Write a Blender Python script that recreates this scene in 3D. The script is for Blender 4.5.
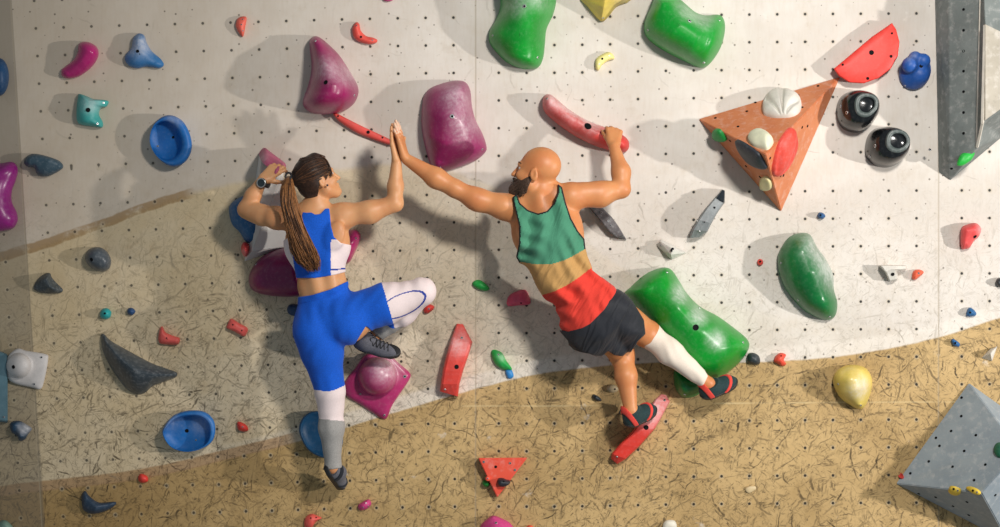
import bpy, bmesh, math, random
import numpy as np
from mathutils import Vector, Matrix, noise
from mathutils.bvhtree import BVHTree

for o in list(bpy.data.objects):
    bpy.data.objects.remove(o)
SC = bpy.context.scene
COL = SC.collection
random.seed(7)

# ------------------------------------------------------------------ camera, world, lights, exposure
S = 185.0            # pixels per metre on the wall plane
D = 8.0              # camera distance from the wall
cam = bpy.data.cameras.new('camera')
cam.sensor_width = 36.0
cam.lens = 36.0 * D / (1000.0 / S)
co = bpy.data.objects.new('camera', cam)
co.location = (0, -D, 0)
co.rotation_euler = (math.pi / 2, 0, 0)
COL.objects.link(co)
SC.camera = co

world = bpy.data.worlds.new('world')
SC.world = world
world.use_nodes = True
bg = world.node_tree.nodes['Background']
bg.inputs['Color'].default_value = (0.80, 0.92, 1.0, 1)
bg.inputs['Strength'].default_value = 0.24

def lamp(name, kind, loc, target, power, color, size):
    l = bpy.data.lights.new(name, kind)
    l.energy = power
    l.color = color
    if kind == 'AREA':
        l.shape = 'DISK'
        l.size = size
    else:
        l.shadow_soft_size = size
    o = bpy.data.objects.new(name, l)
    o.location = loc
    o.rotation_euler = (Vector(target) - Vector(loc)).to_track_quat('-Z', 'Y').to_euler()
    COL.objects.link(o)
    return o

# hard floodlight far to the right, low and close to the wall; broad hall light in front, upper right
lamp('floodlight', 'POINT', (7.5, -4.5, -0.30), (0, 0, 0), 1700, (1.0, 0.965, 0.92), 0.10)
hl = lamp('hall_light', 'SPOT', (2.0, -5.4, 2.2), (1.0, 0, 0.3), 1120, (1.0, 0.955, 0.89), 0.30)
hl.data.spot_size = math.radians(82)
hl.data.spot_blend = 1.0

SC.view_settings.view_transform = 'Standard'
SC.view_settings.look = 'None'
SC.view_settings.gamma = 1
SC.view_settings.use_curve_mapping = False
SC.view_settings.exposure = 0.0

# ------------------------------------------------------------------ helpers
def P(px, py, h=0.0):
    f = (D - h) / D
    return Vector(((px - 500) / S * f, -h, (263.5 - py) / S * f))

def cr(ox, oy, s, pts):
    return [(ox + p[0] / s, oy + p[1] / s) + tuple(p[2:]) for p in pts]

def hexc(h):
    h = h.lstrip('#')
    c = [int(h[i:i + 2], 16) / 255 for i in (0, 2, 4)]
    return tuple(x / 12.92 if x <= .04045 else ((x + .055) / 1.055) ** 2.4 for x in c)

def tag(o, label=None, cat=None, group=None, kind=None):
    if label: o['label'] = label
    if cat: o['category'] = cat
    if group: o['group'] = group
    if kind: o['kind'] = kind
    return o

def link(name, me, mats, parent=None, origin=None, smooth=True):
    o = bpy.data.objects.new(name, me)
    COL.objects.link(o)
    for m in (mats if isinstance(mats, (list, tuple)) else [mats]):
        me.materials.append(m)
    if smooth:
        me.polygons.foreach_set('use_smooth', [True] * len(me.polygons))
    if origin is not None:
        me.transform(Matrix.Translation(-Vector(origin)))
        o.location = origin
    if parent is not None:
        o.parent = parent
        o.location = Vector(o.location) - Vector(parent.location)
    me.update()
    return o

def pymesh(verts, faces):
    me = bpy.data.meshes.new('mesh')
    me.from_pydata([tuple(v) for v in verts], [], faces)
    return me

def bm_mesh(bm):
    me = bpy.data.meshes.new('mesh')
    bm.to_mesh(me)
    bm.free()
    return me

def norm(v):
    return Vector(v).normalized()

# ------------------------------------------------------------------ node helper
class NT:
    def __init__(s, name):
        s.mat = bpy.data.materials.new(name)
        s.mat.use_nodes = True
        s.t = s.mat.node_tree
        s.b = s.t.nodes['Principled BSDF']
    def new(s, typ, **kw):
        n = s.t.nodes.new(typ)
        for k, v in kw.items():
            setattr(n, k, v)
        return n
    def put(s, sock, v):
        if v is None: return
        if hasattr(v, 'is_linked') or hasattr(v, 'links'):
            s.t.links.new(v, sock)
        else:
            if hasattr(sock.default_value, '__len__') and not hasattr(v, '__len__'):
                v = (v, v, v)
            if hasattr(v, '__len__') and len(v) == 3 and len(sock.default_value) == 4:
                v = (*v, 1)
            sock.default_value = v
    def m(s, op, a, b=None, c=None):
        n = s.new('ShaderNodeMath', operation=op)
        for i, v in enumerate((a, b, c)):
            s.put(n.inputs[i], v)
        return n.outputs[0]
    def add(s, a, b): return s.m('ADD', a, b)
    def sub(s, a, b): return s.m('SUBTRACT', a, b)
    def mul(s, a, b): return s.m('MULTIPLY', a, b)
    def step(s, lo, hi, x, a=0.0, b=1.0):
        n = s.new('ShaderNodeMapRange', interpolation_type='SMOOTHSTEP')
        n.inputs['From Min'].default_value = lo
        n.inputs['From Max'].default_value = hi
        n.inputs['To Min'].default_value = a
        n.inputs['To Max'].default_value = b
        s.put(n.inputs['Value'], x)
        return n.outputs[0]
    def mix(s, fac, a, b, mode='MIX'):
        n = s.new('ShaderNodeMix', data_type='RGBA', blend_type=mode)
        s.put(n.inputs[0], fac)
        s.put(n.inputs[6], a)
        s.put(n.inputs[7], b)
        return n.outputs[2]
    def noise(s, vec, scale, detail=3, rough=.55, dist=0):
        n = s.new('ShaderNodeTexNoise')
        s.put(n.inputs['Vector'], vec)
        n.inputs['Scale'].default_value = scale
        n.inputs['Detail'].default_value = detail
        n.inputs['Roughness'].default_value = rough
        n.inputs['Distortion'].default_value = dist
        return n.outputs['Fac']
    def objco(s):
        return s.new('ShaderNodeTexCoord').outputs['Object']
    def sep(s, v):
        n = s.new('ShaderNodeSeparateXYZ')
        s.put(n.inputs[0], v)
        return n.outputs
    def comb(s, x, y, z=0.0):
        n = s.new('ShaderNodeCombineXYZ')
        s.put(n.inputs[0], x); s.put(n.inputs[1], y); s.put(n.inputs[2], z)
        return n.outputs[0]
    def vmath(s, op, a, b=None):
        n = s.new('ShaderNodeVectorMath', operation=op)
        s.put(n.inputs[0], a)
        if b is not None: s.put(n.inputs[1], b)
        return n
    def bump(s, h, strength=.2, dist=.005):
        n = s.new('ShaderNodeBump')
        n.inputs['Strength'].default_value = strength
        n.inputs['Distance'].default_value = dist
        s.put(n.inputs['Height'], h)
        s.t.links.new(n.outputs[0], s.b.inputs['Normal'])
    def out(s, color, rough=.5, spec=None, metal=None):
        s.put(s.b.inputs['Base Color'], color)
        s.put(s.b.inputs['Roughness'], rough)
        if spec is not None: s.b.inputs['Specular IOR Level'].default_value = spec
        if metal is not None: s.b.inputs['Metallic'].default_value = metal
        return s.mat

def plain(name, color, rough=.5, spec=.5, metal=0, var=.12, scale=20, bump=0):
    n = NT(name)
    c = hexc(color) if isinstance(color, str) else color
    nz = n.noise(n.objco(), scale, 4)
    f = n.step(.3, .75, nz)
    col = n.mix(f, tuple(x * (1 - var) for x in c), tuple(min(1, x * (1 + var)) for x in c))
    if bump: n.bump(nz, bump, .004)
    return n.out(col, rough, spec, metal)

def hold_mat(name, color, chalk=None, amount=.0, crad=.12, rough=.5, dust=.10, grime=.25, dark=None):
    """moulded resin: colour, dust and hand chalk (chalk: list of local (x,z) centres), scuffs"""
    n = NT(name)
    c = hexc(color)
    v = n.objco()
    big = n.noise(v, 9, 4)
    fine = n.noise(v, 55, 5, .65)
    col = n.mix(n.step(.35, .7, big), tuple(x * .86 for x in c), tuple(min(1, x * 1.08) for x in c))
    sp = n.noise(v, 140, 2)
    col = n.mix(n.mul(n.step(.62, .72, sp), grime), col, tuple(x * .35 for x in c))
    dcol = tuple(.55 * x + .45 * .75 for x in c)
    col = n.mix(n.mul(n.step(.45, .75, fine), dust), col, dcol)
    if chalk:
        x, y, z = n.sep(v)
        for (cx, cz) in chalk:
            d = n.m('POWER', n.sub(x, cx), 2.0)
            e = n.m('POWER', n.sub(z, cz), 2.0)
            r = n.m('SQRT', n.add(d, e))
            a = n.step(crad, crad * .1, r)
            nz = n.step(.30, .72, n.add(n.mul(big, .55), n.mul(fine, .45)))
            mk = n.mul(n.mul(n.m('POWER', a, 1.5), n.add(.2, n.mul(nz, .8))), amount * .75)
            col = n.mix(mk, col, (.74, .71, .71))
    n.bump(fine, .12, .003)
    return n.out(col, rough, .45)

# ------------------------------------------------------------------ outlines
def smooth_closed(pts, n):
    """closed Catmull-Rom through pts resampled to n points evenly by length"""
    p = np.array([q[:2] for q in pts], float)
    m = len(p)
    out = []
    for i in range(m):
        p0, p1, p2, p3 = p[i - 1], p[i], p[(i + 1) % m], p[(i + 2) % m]
        for k in range(12):
            t = k / 12
            out.append(.5 * ((2 * p1) + (p2 - p0) * t + (2 * p0 - 5 * p1 + 4 * p2 - p3) * t * t + (3 * p1 - p0 - 3 * p2 + p3) * t ** 3))
    out = np.array(out)
    seg = np.linalg.norm(np.roll(out, -1, 0) - out, axis=1)
    L = np.concatenate([[0], np.cumsum(seg)])
    u = np.arange(n) / n * L[-1]
    o2 = np.vstack([out, out[:1]])
    return np.stack([np.interp(u, L, o2[:, 0]), np.interp(u, L, o2[:, 1])], 1)

def poly_closed(pts, n):
    p = np.array([q[:2] for q in pts], float)
    seg = np.linalg.norm(np.roll(p, -1, 0) - p, axis=1)
    L = np.concatenate([[0], np.cumsum(seg)])
    u = np.unique(np.concatenate([np.arange(n) / n * L[-1], L[:-1]]))
    o2 = np.vstack([p, p[:1]])
    return np.stack([np.interp(u, L, o2[:, 0]), np.interp(u, L, o2[:, 1])], 1)

def ellipse(cx, cy, rx, ry, rot=0, n=20):
    r = math.radians(rot)
    return [(cx + rx * math.cos(a) * math.cos(r) - ry * math.sin(a) * math.sin(r),
             cy + rx * math.cos(a) * math.sin(r) + ry * math.sin(a) * math.cos(r)) for a in [2 * math.pi * i / n for i in range(n)]]

def plane_map(A, B, C):
    """mapper: pixel ray meets the plane ABC, then h metres along its outward normal"""
    A, B, C = Vector(A), Vector(B), Vector(C)
    nn = (B - A).cross(C - A).normalized()
    if nn.y > 0: nn = -nn
    cpos = Vector((0, -D, 0))
    def f(px, py, h=0.0):
        d = P(px, py, 0) - cpos
        t = (A - cpos).dot(nn) / d.dot(nn)
        return cpos + d * t + nn * h
    f.n = nn
    return f

def rings_mesh(rings, close=True):
    """rings: list of equally long lists of Vectors from base to top; last ring is closed with a fan"""
    n = len(rings[0])
    verts = [v for r in rings for v in r]
    faces = []
    for k in range(len(rings) - 1):
        a, b = k * n, (k + 1) * n
        for i in range(n):
            j = (i + 1) % n
            faces.append((a + i, a + j, b + j, b + i))
    if close:
        c = Vector((0, 0, 0))
        for v in rings[-1]: c += v
        verts.append(c / n)
        a = (len(rings) - 1) * n
        for i in range(n):
            faces.append((a + i, a + (i + 1) % n, len(verts) - 1))
    me = pymesh(verts, faces)
    bm = bmesh.new(); bm.from_mesh(me)
    bmesh.ops.remove_doubles(bm, verts=bm.verts, dist=2e-5)
    bmesh.ops.recalc_face_normals(bm, faces=bm.faces)
    bm.to_mesh(me); bm.free()
    return me

def dome_mesh(outline, H, spine, a=2.0, b=2.0, fn=P, sharp=False, n=96, m=18, rim=.012, wob=0.0, seed=0, bulb=None):
    ol = poly_closed(outline, n) if sharp else smooth_closed(outline, n)
    n = len(ol)
    sp = [tuple(q) + (1.0,) * (3 - len(q)) for q in spine]
    if len(sp) == 1: sp = sp * 2
    ss = np.array(sp, float)
    # dense spine
    dens = []
    for i in range(len(ss) - 1):
        for k in range(12):
            dens.append(ss[i] + (ss[i + 1] - ss[i]) * k / 12)
    dens.append(ss[-1])
    dens = np.array(dens)
    idx = np.array([np.argmin((dens[:, 0] - q[0]) ** 2 + (dens[:, 1] - q[1]) ** 2) for q in ol], float)
    for _ in range(6):
        idx = (np.roll(idx, 1) + idx * 2 + np.roll(idx, -1)) / 4
    tgt = np.stack([np.interp(idx, np.arange(len(dens)), dens[:, c]) for c in range(3)], 1)
    rings = [[fn(q[0], q[1], 0) for q in ol]]
    for k in range(m + 1):
        t = math.cos(k / m * math.pi / 2) if b > 1.2 else 1 - k / m
        r = []
        for q, s in zip(ol, tgt):
            px = s[0] + (q[0] - s[0]) * t
            py = s[1] + (q[1] - s[1]) * t
            w = s[2] * (1 - t) + (1 - t) * 0 + t * min(1, s[2])
            if bulb:
                bx, by, br = bulb
                dl = math.hypot(q[0] - bx, q[1] - by)
                ex, ey = bx + (q[0] - bx) / dl * br, by + (q[1] - by) / dl * br
                if t > .72:
                    z = (t - .72) / .28
                    r.append(fn(ex + (q[0] - ex) * z, ey + (q[1] - ey) * z, rim + .028 * (1 - z ** 3) ** .5)); continue
                z = math.sin(math.acos(min(1, max(0, t / .72))))
                z = 1 - t / .72
                rr_ = math.cos(z * math.pi / 2)
                r.append(fn(bx + (ex - bx) * rr_, by + (ey - by) * rr_, rim + .028 + (H - rim - .028) * math.sin(z * math.pi / 2) ** .8)); continue
            h = rim + (H - rim) * w * max(0.0, 1 - t ** a) ** (1 / b)
            if wob:
                h += wob * noise.noise(Vector((px * .12 + seed, py * .12, seed))) * min(1, (1 - t) * 5)
            r.append(fn(px, py, h))
        rings.append(r)
    return rings_mesh(rings, False)

def ring_mesh(outline, steps, fn=P, n=64, sharp=False):
    """steps: (scale, dx_px, dy_px, h) rings of the outline about its centre"""
    ol = poly_closed(outline, n) if sharp else smooth_closed(outline, n)
    c = ol.mean(0)
    rings = []
    for st in steps:
        s, dx, dy, h = st[:4]
        rings.append([fn(c[0] + (q[0] - c[0]) * s + dx, c[1] + (q[1] - c[1]) * s + dy, h) for q in ol])
    return rings_mesh(rings)

def centre(outline, fn=P):
    p = np.array([q[:2] for q in outline], float).mean(0)
    return fn(p[0], p[1], 0)

CAMP = Vector((0, -D, 0))
def wloc(o):
    v = Vector(o.location)
    while o.parent:
        o = o.parent
        v += Vector(o.location)
    return v
def hit(o, px, py):
    """where the pixel ray meets object o's mesh: location and normal in world space"""
    off = Vector(o.location)
    if o.parent: off += Vector(o.parent.location)
    key = o.data.name
    if key not in hit.cache:
        hit.cache[key] = BVHTree.FromPolygons([v.co for v in o.data.vertices], [p.vertices for p in o.data.polygons])
    d = (P(px, py, 0) - CAMP).normalized()
    loc, nn, i, dist = hit.cache[key].ray_cast(CAMP - off, d)
    if loc is None: return None, None
    if nn.dot(d) > 0: nn = -nn
    return loc + off, nn
hit.cache = {}

BOLT_MATS = {}
def bolt_mesh(r, kind):
    key = (round(r, 4), kind)
    if key in BOLT_MATS: return BOLT_MATS[key]
    prof = [(1.0, -.002), (1.0, .0015), (.85, .003), (.55, .003), (.5, -.0), (0, -.0)] if kind != 'hole' else [(1.0, -.002), (1.0, .0012), (.8, .0012), (.78, .0002), (0, .0002)]
    ns = 14
    verts, faces = [], []
    for (q, z) in prof:
        for i in range(ns):
            a = 2 * math.pi * i / ns
            verts.append((r * q * math.cos(a), r * q * math.sin(a), z))
    for k in range(len(prof) - 1):
        for i in range(ns):
            j = (i + 1) % ns
            faces.append((k * ns + i, k * ns + j, (k + 1) * ns + j, (k + 1) * ns + i))
    me = pymesh(verts, faces)
    me.materials.append(M['steel'] if kind == 'bolt' else M['socket'])
    me.materials.append(M['socket'])
    for p in me.polygons:
        p.material_index = 1 if p.index >= ns * 3 else 0
    BOLT_MATS[key] = me
    return me

def bolt(o, px, py, r=.008, kind='bolt'):
    loc, nn = hit(o, px, py)
    if loc is None: return
    b = bpy.data.objects.new('bolt' if kind == 'bolt' else 'bolt_hole', bolt_mesh(r, kind))
    COL.objects.link(b)
    b.parent = o
    b.rotation_mode = 'QUATERNION'
    b.rotation_quaternion = nn.to_track_quat('Z', 'Y')
    b.location = loc + nn * .0005 - Vector(o.location)
    return b

def hold(name, label, outline, H, spine=None, color='888888', cat='climbing hold', a=2.0, b=2.0, fn=P, sharp=False,
         chalk=None, amount=.8, crad=.12, bolts=(), holes=(), mat=None, m=18, n=96, rim=.012, group=None, wob=0, steps=None, flat=False, bulb=None, **mk):
    org = centre(outline, fn)
    if steps: me = ring_mesh(outline, steps, fn, sharp=sharp)
    else:
        if spine is None:
            c = np.array([q[:2] for q in outline], float).mean(0)
            spine = [(c[0], c[1])]
        me = dome_mesh(outline, H, spine, a, b, fn, sharp, n=n, m=m, rim=rim, wob=wob, seed=len(label), bulb=bulb)
    if mat is None:
        ch = None
        if chalk: ch = [tuple((fn(q[0], q[1], 0) - org)[i] for i in (0, 2)) for q in chalk]
        mat = hold_mat(name + ' resin', color, ch, amount, crad, **mk)
    o = link(name, me, mat, origin=org, smooth=not flat)
    tag(o, label, cat, group)
    if cat:
        for q in bolts: bolt(o, q[0], q[1], q[2] if len(q) > 2 else .008)
        for q in holes: bolt(o, q[0], q[1], q[2] if len(q) > 2 else .008, 'hole')
    return o
M = {}
M['steel'] = plain('bolt steel', (.55, .55, .56), .35, .5, .8)
M['socket'] = plain('dark socket', (.012, .012, .013), 1.0, 0.0)
# ------------------------------------------------------------------ the wall: painted plywood, nut holes, seams, tape, shoe scuffs
def wall_material():
    n = NT('painted plywood')
    X, Y, Z = n.sep(n.objco())
    px = n.add(n.mul(X, S), 500.0)
    py = n.sub(263.5, n.mul(Z, S))
    pv = n.comb(px, py)
    def curve(pts):
        c = n.new('ShaderNodeFloatCurve')
        c.mapping.use_clip = False
        cv = c.mapping.curves[0]
        q = [((x + 300) / 1600, y / 600) for x, y in pts]
        cv.points[0].location = q[0]
        cv.points[1].location = q[-1]
        for p in q[1:-1]: cv.points.new(*p)
        c.mapping.update()
        n.put(c.inputs['Value'], n.m('DIVIDE', n.add(px, 300.0), 1600.0))
        return n.mul(c.outputs[0], 600.0)
    wob = n.mul(n.sub(n.noise(pv, .05, 3), .5), 6.0)
    up = n.add(curve([(-300, 330), (0, 258), (80, 233), (175, 199), (250, 181), (330, 171), (420, 166), (520, 200), (700, 300), (1300, 330)]), wob)
    low = n.add(curve([(-300, 550), (0, 496), (60, 489), (140, 479), (240, 456), (300, 441), (400, 411), (480, 388), (540, 374), (650, 363), (760, 362), (850, 355), (940, 337), (1000, 318), (1300, 250)]), n.mul(wob, .4))
    dup = n.sub(py, up)
    dlo = n.sub(py, low)
    ML = n.step(-1.2, 1.2, dlo)
    fade = curve([(-300, 600), (200, 590), (330, 500), (430, 400), (520, 250), (620, 110), (800, 60), (1300, 40)])
    fade = n.m('DIVIDE', fade, 600.0)
    MM = n.mul(n.step(-4, 3, dup), fade)
    # base colours
    cloud = n.noise(pv, .012, 5, .6)
    cloud2 = n.noise(pv, .05, 5, .65)
    grain = n.noise(n.comb(n.mul(px, .35), n.mul(py, .06)), 1.0, 4, .6)
    clean = n.mix(n.step(.35, .7, cloud), hexc('CBC3BA'), hexc('D9D2CA'))
    clean = n.mix(n.mul(n.step(.45, .8, cloud2), .25), clean, hexc('C9B9A4'))
    mid = n.mix(n.step(.3, .7, cloud), hexc('D0BE9C'), hexc('DCCEB3'))
    mid = n.mix(n.mul(n.step(.5, .8, cloud2), .45), mid, hexc('BFA884'))
    tan = n.mix(n.step(.3, .7, cloud), hexc('AE9060'), hexc('C8A976'))
    tan = n.mix(n.mul(n.step(.48, .8, cloud2), .5), tan, hexc('967B4C'))
    col = n.mix(MM, clean, mid)
    # light falloff toward the left, painted into the wall colour
    left_dim = n.step(560, -40, px)
    col = n.mix(n.mul(left_dim, .42), col, hexc('B79A6E'))
    tan = n.mix(n.mul(n.step(420, 0, px), .55), tan, hexc('836437'))  # same falloff painted into the tan area at the left
    # whiter repainted strip along the lower edge of the light paint
    strip = n.mul(n.mul(n.step(-17, -12, dlo), n.step(1, -1, dlo)), n.step(140, 420, px))
    col = n.mix(n.mul(strip, .55), col, hexc('E2DAD0'))
    col = n.mix(ML, col, tan)
    # brown tape along both edges at the left
    br = n.step(.25, .5, cloud2)
    t1 = n.mul(n.mul(n.step(-7, -5, dup), n.step(5, 3, dup)), n.mul(n.step(200, 180, px), br))
    t2 = n.mul(n.mul(n.step(-11, -9, dlo), n.step(1, 0, dlo)), n.step(310, 280, px))
    col = n.mix(n.mul(t1, .8), col, hexc('9A7A50'))
    col = n.mix(n.mul(t2, .7), col, hexc('9C7347'))
    col = n.mix(n.mul(n.step(.4, .75, grain), .10), col, hexc('A48B66'))
    # scuffs left by shoes: random short curved strokes, one family per cell size
    def strokes(cell, length, width, seed, keep, curv, bias=0.0):
        c = n.vmath('ADD', n.vmath('MULTIPLY', pv, (1 / cell, 1 / cell, 0)).outputs[0], (seed * 7.31, seed * 3.77, 0)).outputs[0]
        nn = n.new('ShaderNodeTexNoise'); n.put(nn.inputs['Vector'], c); nn.inputs['Scale'].default_value = 1.7
        c = n.vmath('ADD', c, n.vmath('MULTIPLY', n.vmath('SUBTRACT', nn.outputs['Color'], (.5, .5, .5)).outputs[0], (.35, .35, 0)).outputs[0]).outputs[0]
        v = n.new('ShaderNodeTexVoronoi', voronoi_dimensions='2D', feature='F1')
        n.put(v.inputs['Vector'], c)
        v.inputs['Scale'].default_value = 1.0
        dvec = n.vmath('SUBTRACT', c, v.outputs['Position']).outputs[0]
        r, g, b = n.sep(v.outputs['Color'])
        ang = n.add(n.mul(r, 2.6), bias)
        dx, dy, _ = n.sep(dvec)
        ca, sa = n.m('COSINE', ang), n.m('SINE', ang)
        u = n.add(n.mul(dx, ca), n.mul(dy, sa))
        w = n.sub(n.mul(dy, ca), n.mul(dx, sa))
        w = n.add(w, n.mul(n.mul(n.m('POWER', u, 2.0), n.sub(g, .5)), curv))
        wv = n.mul(width, n.add(.35, n.mul(g, 1.1)))
        mk = n.mul(n.m('MINIMUM', n.m('MAXIMUM', n.mul(2.2, n.sub(1.0, n.m('DIVIDE', n.m('ABSOLUTE', w), wv))), 0.0), 1.0), n.step(length, length * .3, n.m('ABSOLUTE', u)))
        return n.mul(n.mul(mk, n.m('GREATER_THAN', b, 1 - keep)), n.add(.45, n.mul(n.m('FRACT', n.mul(b, 13.7)), .75)))
    def fibres(ang, la, lc, seed, w):
        ca, sa = math.cos(ang), math.sin(ang)
        u = n.add(n.mul(px, ca * la), n.mul(py, sa * la)); v = n.add(n.mul(px, -sa * lc), n.mul(py, ca * lc))
        q = n.noise(n.comb(u, v, seed), 1.0, 2.5, .6, .4)
        brk = n.step(.50, .66, n.noise(n.comb(n.mul(u, 2.3), n.mul(v, .5), seed + 9), 1.0, 3, .6))
        return n.mul(n.m('MINIMUM', n.m('MAXIMUM', n.mul(2.0, n.sub(1.0, n.m('DIVIDE', n.m('ABSOLUTE', n.sub(q, .5)), w))), 0.0), 1.0), brk)
    patch = n.step(.40, .62, n.noise(pv, .018, 4, .6))
    patch2 = n.step(.36, .60, n.noise(n.vmath('ADD', pv, (300, 90, 0)).outputs[0], .024, 3, .6))
    s1 = strokes(17, .62, .060, 1, .85, 1.5)
    s2 = strokes(31, .62, .026, 2, .85, 1.6)
    s3 = strokes(10, .58, .080, 3, .7, 1.0)
    s4 = strokes(58, .58, .013, 4, .9, 1.4)
    s5 = strokes(21, .62, .050, 5, .85, 1.2, .8)
    s6 = strokes(43, .62, .021, 8, .85, 1.0, .5)
    lowden = n.add(n.mul(ML, .9), n.mul(n.mul(MM, n.sub(1.0, ML)), n.step(0, 170, dup, .25, .85)))
    heavy = n.m('MAXIMUM', n.m('MAXIMUM', n.mul(s1, patch), n.mul(s2, .8)), n.m('MAXIMUM', n.mul(n.mul(s3, patch2), .8), n.mul(s4, .7)))
    heavy = n.m('MAXIMUM', heavy, n.m('MAXIMUM', n.mul(s5, n.add(.35, n.mul(patch2, .6))), n.mul(s6, .8)))
    fib = n.m('MAXIMUM', n.m('MAXIMUM', fibres(-.6, .024, .26, 1.0, .026), fibres(.9, .028, .30, 4.0, .026)), n.m('MAXIMUM', n.m('MAXIMUM', fibres(1.7, .02, .17, 7.0, .028), fibres(-.15, .02, .24, 11.0, .03)), n.m('MAXIMUM', fibres(-1.0, .045, .42, 15.0, .04), fibres(.5, .05, .45, 19.0, .04))))
    heavy = n.m('MAXIMUM', heavy, n.mul(fib, .85))
    breakup = n.step(.30, .52, n.noise(pv, .22, 4, .7))
    hv = n.mul(n.mul(heavy, breakup), n.m('MINIMUM', lowden, 1.0))
    col = n.mix(n.mul(hv, .95), col, hexc('33281A'))
    # dark rubbed patches
    rub = n.mul(n.mul(n.step(.53, .72, n.noise(n.comb(n.mul(px, 1.3), n.mul(py, .9)), .021, 6, .78)), n.step(.35, .7, cloud2)), n.m('MINIMUM', lowden, 1.0))
    col = n.mix(n.mul(rub, .75), col, hexc('54432C'))
    # thin marks on the cleaner paint and chalk smears
    light = n.mul(n.mul(n.m('MAXIMUM', n.mul(strokes(26, .5, .035, 6, .5, 1.2), patch), strokes(8, .16, .11, 7, .10, 0)), breakup), n.step(120, 330, py, .35, 1.0))
    col = n.mix(n.mul(n.mul(light, n.sub(1.0, ML)), .60), col, hexc('7C7263'))
    fl = n.mul(n.mul(n.mul(fib, n.step(130, 300, py)), n.sub(1.0, ML)), n.sub(1.0, MM))
    col = n.mix(n.mul(fl, .38), col, hexc('8A8172'))
    vs_ = n.new('ShaderNodeTexVoronoi', voronoi_dimensions='2D', feature='F1')
    n.put(vs_.inputs['Vector'], n.vmath('MULTIPLY', pv, (1 / 15.0, 1 / 15.0, 0)).outputs[0]); vs_.inputs['Scale'].default_value = 1.0
    vr, vg, vb = n.sep(vs_.outputs['Color'])
    speck = n.mul(n.step(.075, .03, n.m('DIVIDE', vs_.outputs['Distance'], n.add(.3, vg))), n.m('GREATER_THAN', vr, .62))
    col = n.mix(n.mul(speck, .7), col, hexc('4A4034'))
    stain = n.step(.56, .74, n.noise(pv, .028, 5, .7))
    col = n.mix(n.mul(n.mul(stain, n.sub(1.0, ML)), .20), col, hexc('9C8668'))
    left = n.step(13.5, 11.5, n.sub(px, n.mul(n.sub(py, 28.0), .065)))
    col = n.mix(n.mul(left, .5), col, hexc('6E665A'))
    chalk = n.mul(n.step(.66, .76, n.noise(pv, .035, 4, .6)), .5)
    col = n.mix(n.mul(chalk, n.step(150, 400, px)), col, hexc('E4DED5'))
    # panel grid
    sh = n.mul(n.mul(n.sub(py, 28.0), n.m('MAXIMUM', n.sub(475.0, px), 0.0)), .065 / 475)
    qx = n.sub(px, sh)
    tilt = curve([(-300, 40), (36, 24), (256, 17.5), (366, 14.5), (475, 13), (554, 13), (700, 10.6), (1300, 9)])
    qy = n.add(n.sub(py, tilt), n.step(171, 165, py, 0.0, 3.5))
    lx = n.mul(n.m('FRACT', n.m('DIVIDE', n.sub(qx, 12.5), 463.0)), 463.0)
    ly = n.mul(n.m('FRACT', n.m('DIVIDE', n.add(qy, 65.0), 229.0)), 229.0)
    cx = n.m('DIVIDE', n.sub(lx, 23.2), 27.85)
    cy = n.m('DIVIDE', n.sub(ly, 17.5), 27.7)
    ex = n.mul(n.sub(cx, n.m('ROUND', cx)), 27.85)
    ey = n.mul(n.sub(cy, n.m('ROUND', cy)), 27.7)
    rr = n.m('SQRT', n.add(n.m('POWER', ex, 2.0), n.m('POWER', ey, 2.0)))
    inside = n.mul(n.mul(n.step(8, 9, lx), n.step(455, 454, lx)), n.mul(n.step(5, 6, ly), n.step(224, 223, ly)))
    hole = n.mul(n.mul(n.step(1.75, 1.05, rr), inside), n.step(0, 450, px, .75, 1.0))
    ringm = n.mul(n.mul(n.step(2.9, 2.3, rr), inside), n.step(.3, .6, cloud2))
    seamx = n.step(1.1, .5, n.m('ABSOLUTE', n.mul(n.sub(n.m('FRACT', n.add(n.m('DIVIDE', n.sub(qx, 12.5), 463.0), .5)), .5), 463.0)))
    seamy = n.step(1.1, .5, n.m('ABSOLUTE', n.mul(n.sub(n.m('FRACT', n.add(n.m('DIVIDE', n.add(qy, 65.0), 229.0), .5)), .5), 229.0)))
    seamy = n.mul(seamy, n.mul(n.mul(ML, .7), n.step(.42, .55, n.noise(n.comb(n.mul(px, .012), 0.0, 3.0), 1.0, 2))))
    col = n.mix(n.mul(seamx, .45), col, hexc('9C8E78'))
    col = n.mix(n.mul(seamy, .5), col, hexc('E2CE9F'))
    col = n.mix(n.mul(ringm, .4), col, hexc('B5A88F'))
    col = n.mix(n.mul(hole, .95), col, (.012, .012, .012))
    n.bump(n.sub(n.mul(cloud2, .15), n.add(hole, n.mul(seamx, .5))), .25, .006)
    rough = n.add(n.mul(cloud2, .15), .52)
    return n.out(col, rough, .25)

bm = bmesh.new()
vs = [bm.verts.new(v) for v in [(-5, 0, -2.6), (6.2, 0, -2.6), (6.2, 0, 3.2), (-5, 0, 3.2), (-5, .12, -2.6), (6.2, .12, -2.6), (6.2, .12, 3.2), (-5, .12, 3.2)]]
for f in ((0, 1, 2, 3), (5, 4, 7, 6), (0, 4, 5, 1), (2, 6, 7, 3), (1, 5, 6, 2), (0, 3, 7, 4)):
    bm.faces.new([vs[i] for i in f])
bmesh.ops.recalc_face_normals(bm, faces=bm.faces)
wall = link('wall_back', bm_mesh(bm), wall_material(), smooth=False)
tag(wall, kind='structure')
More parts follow.
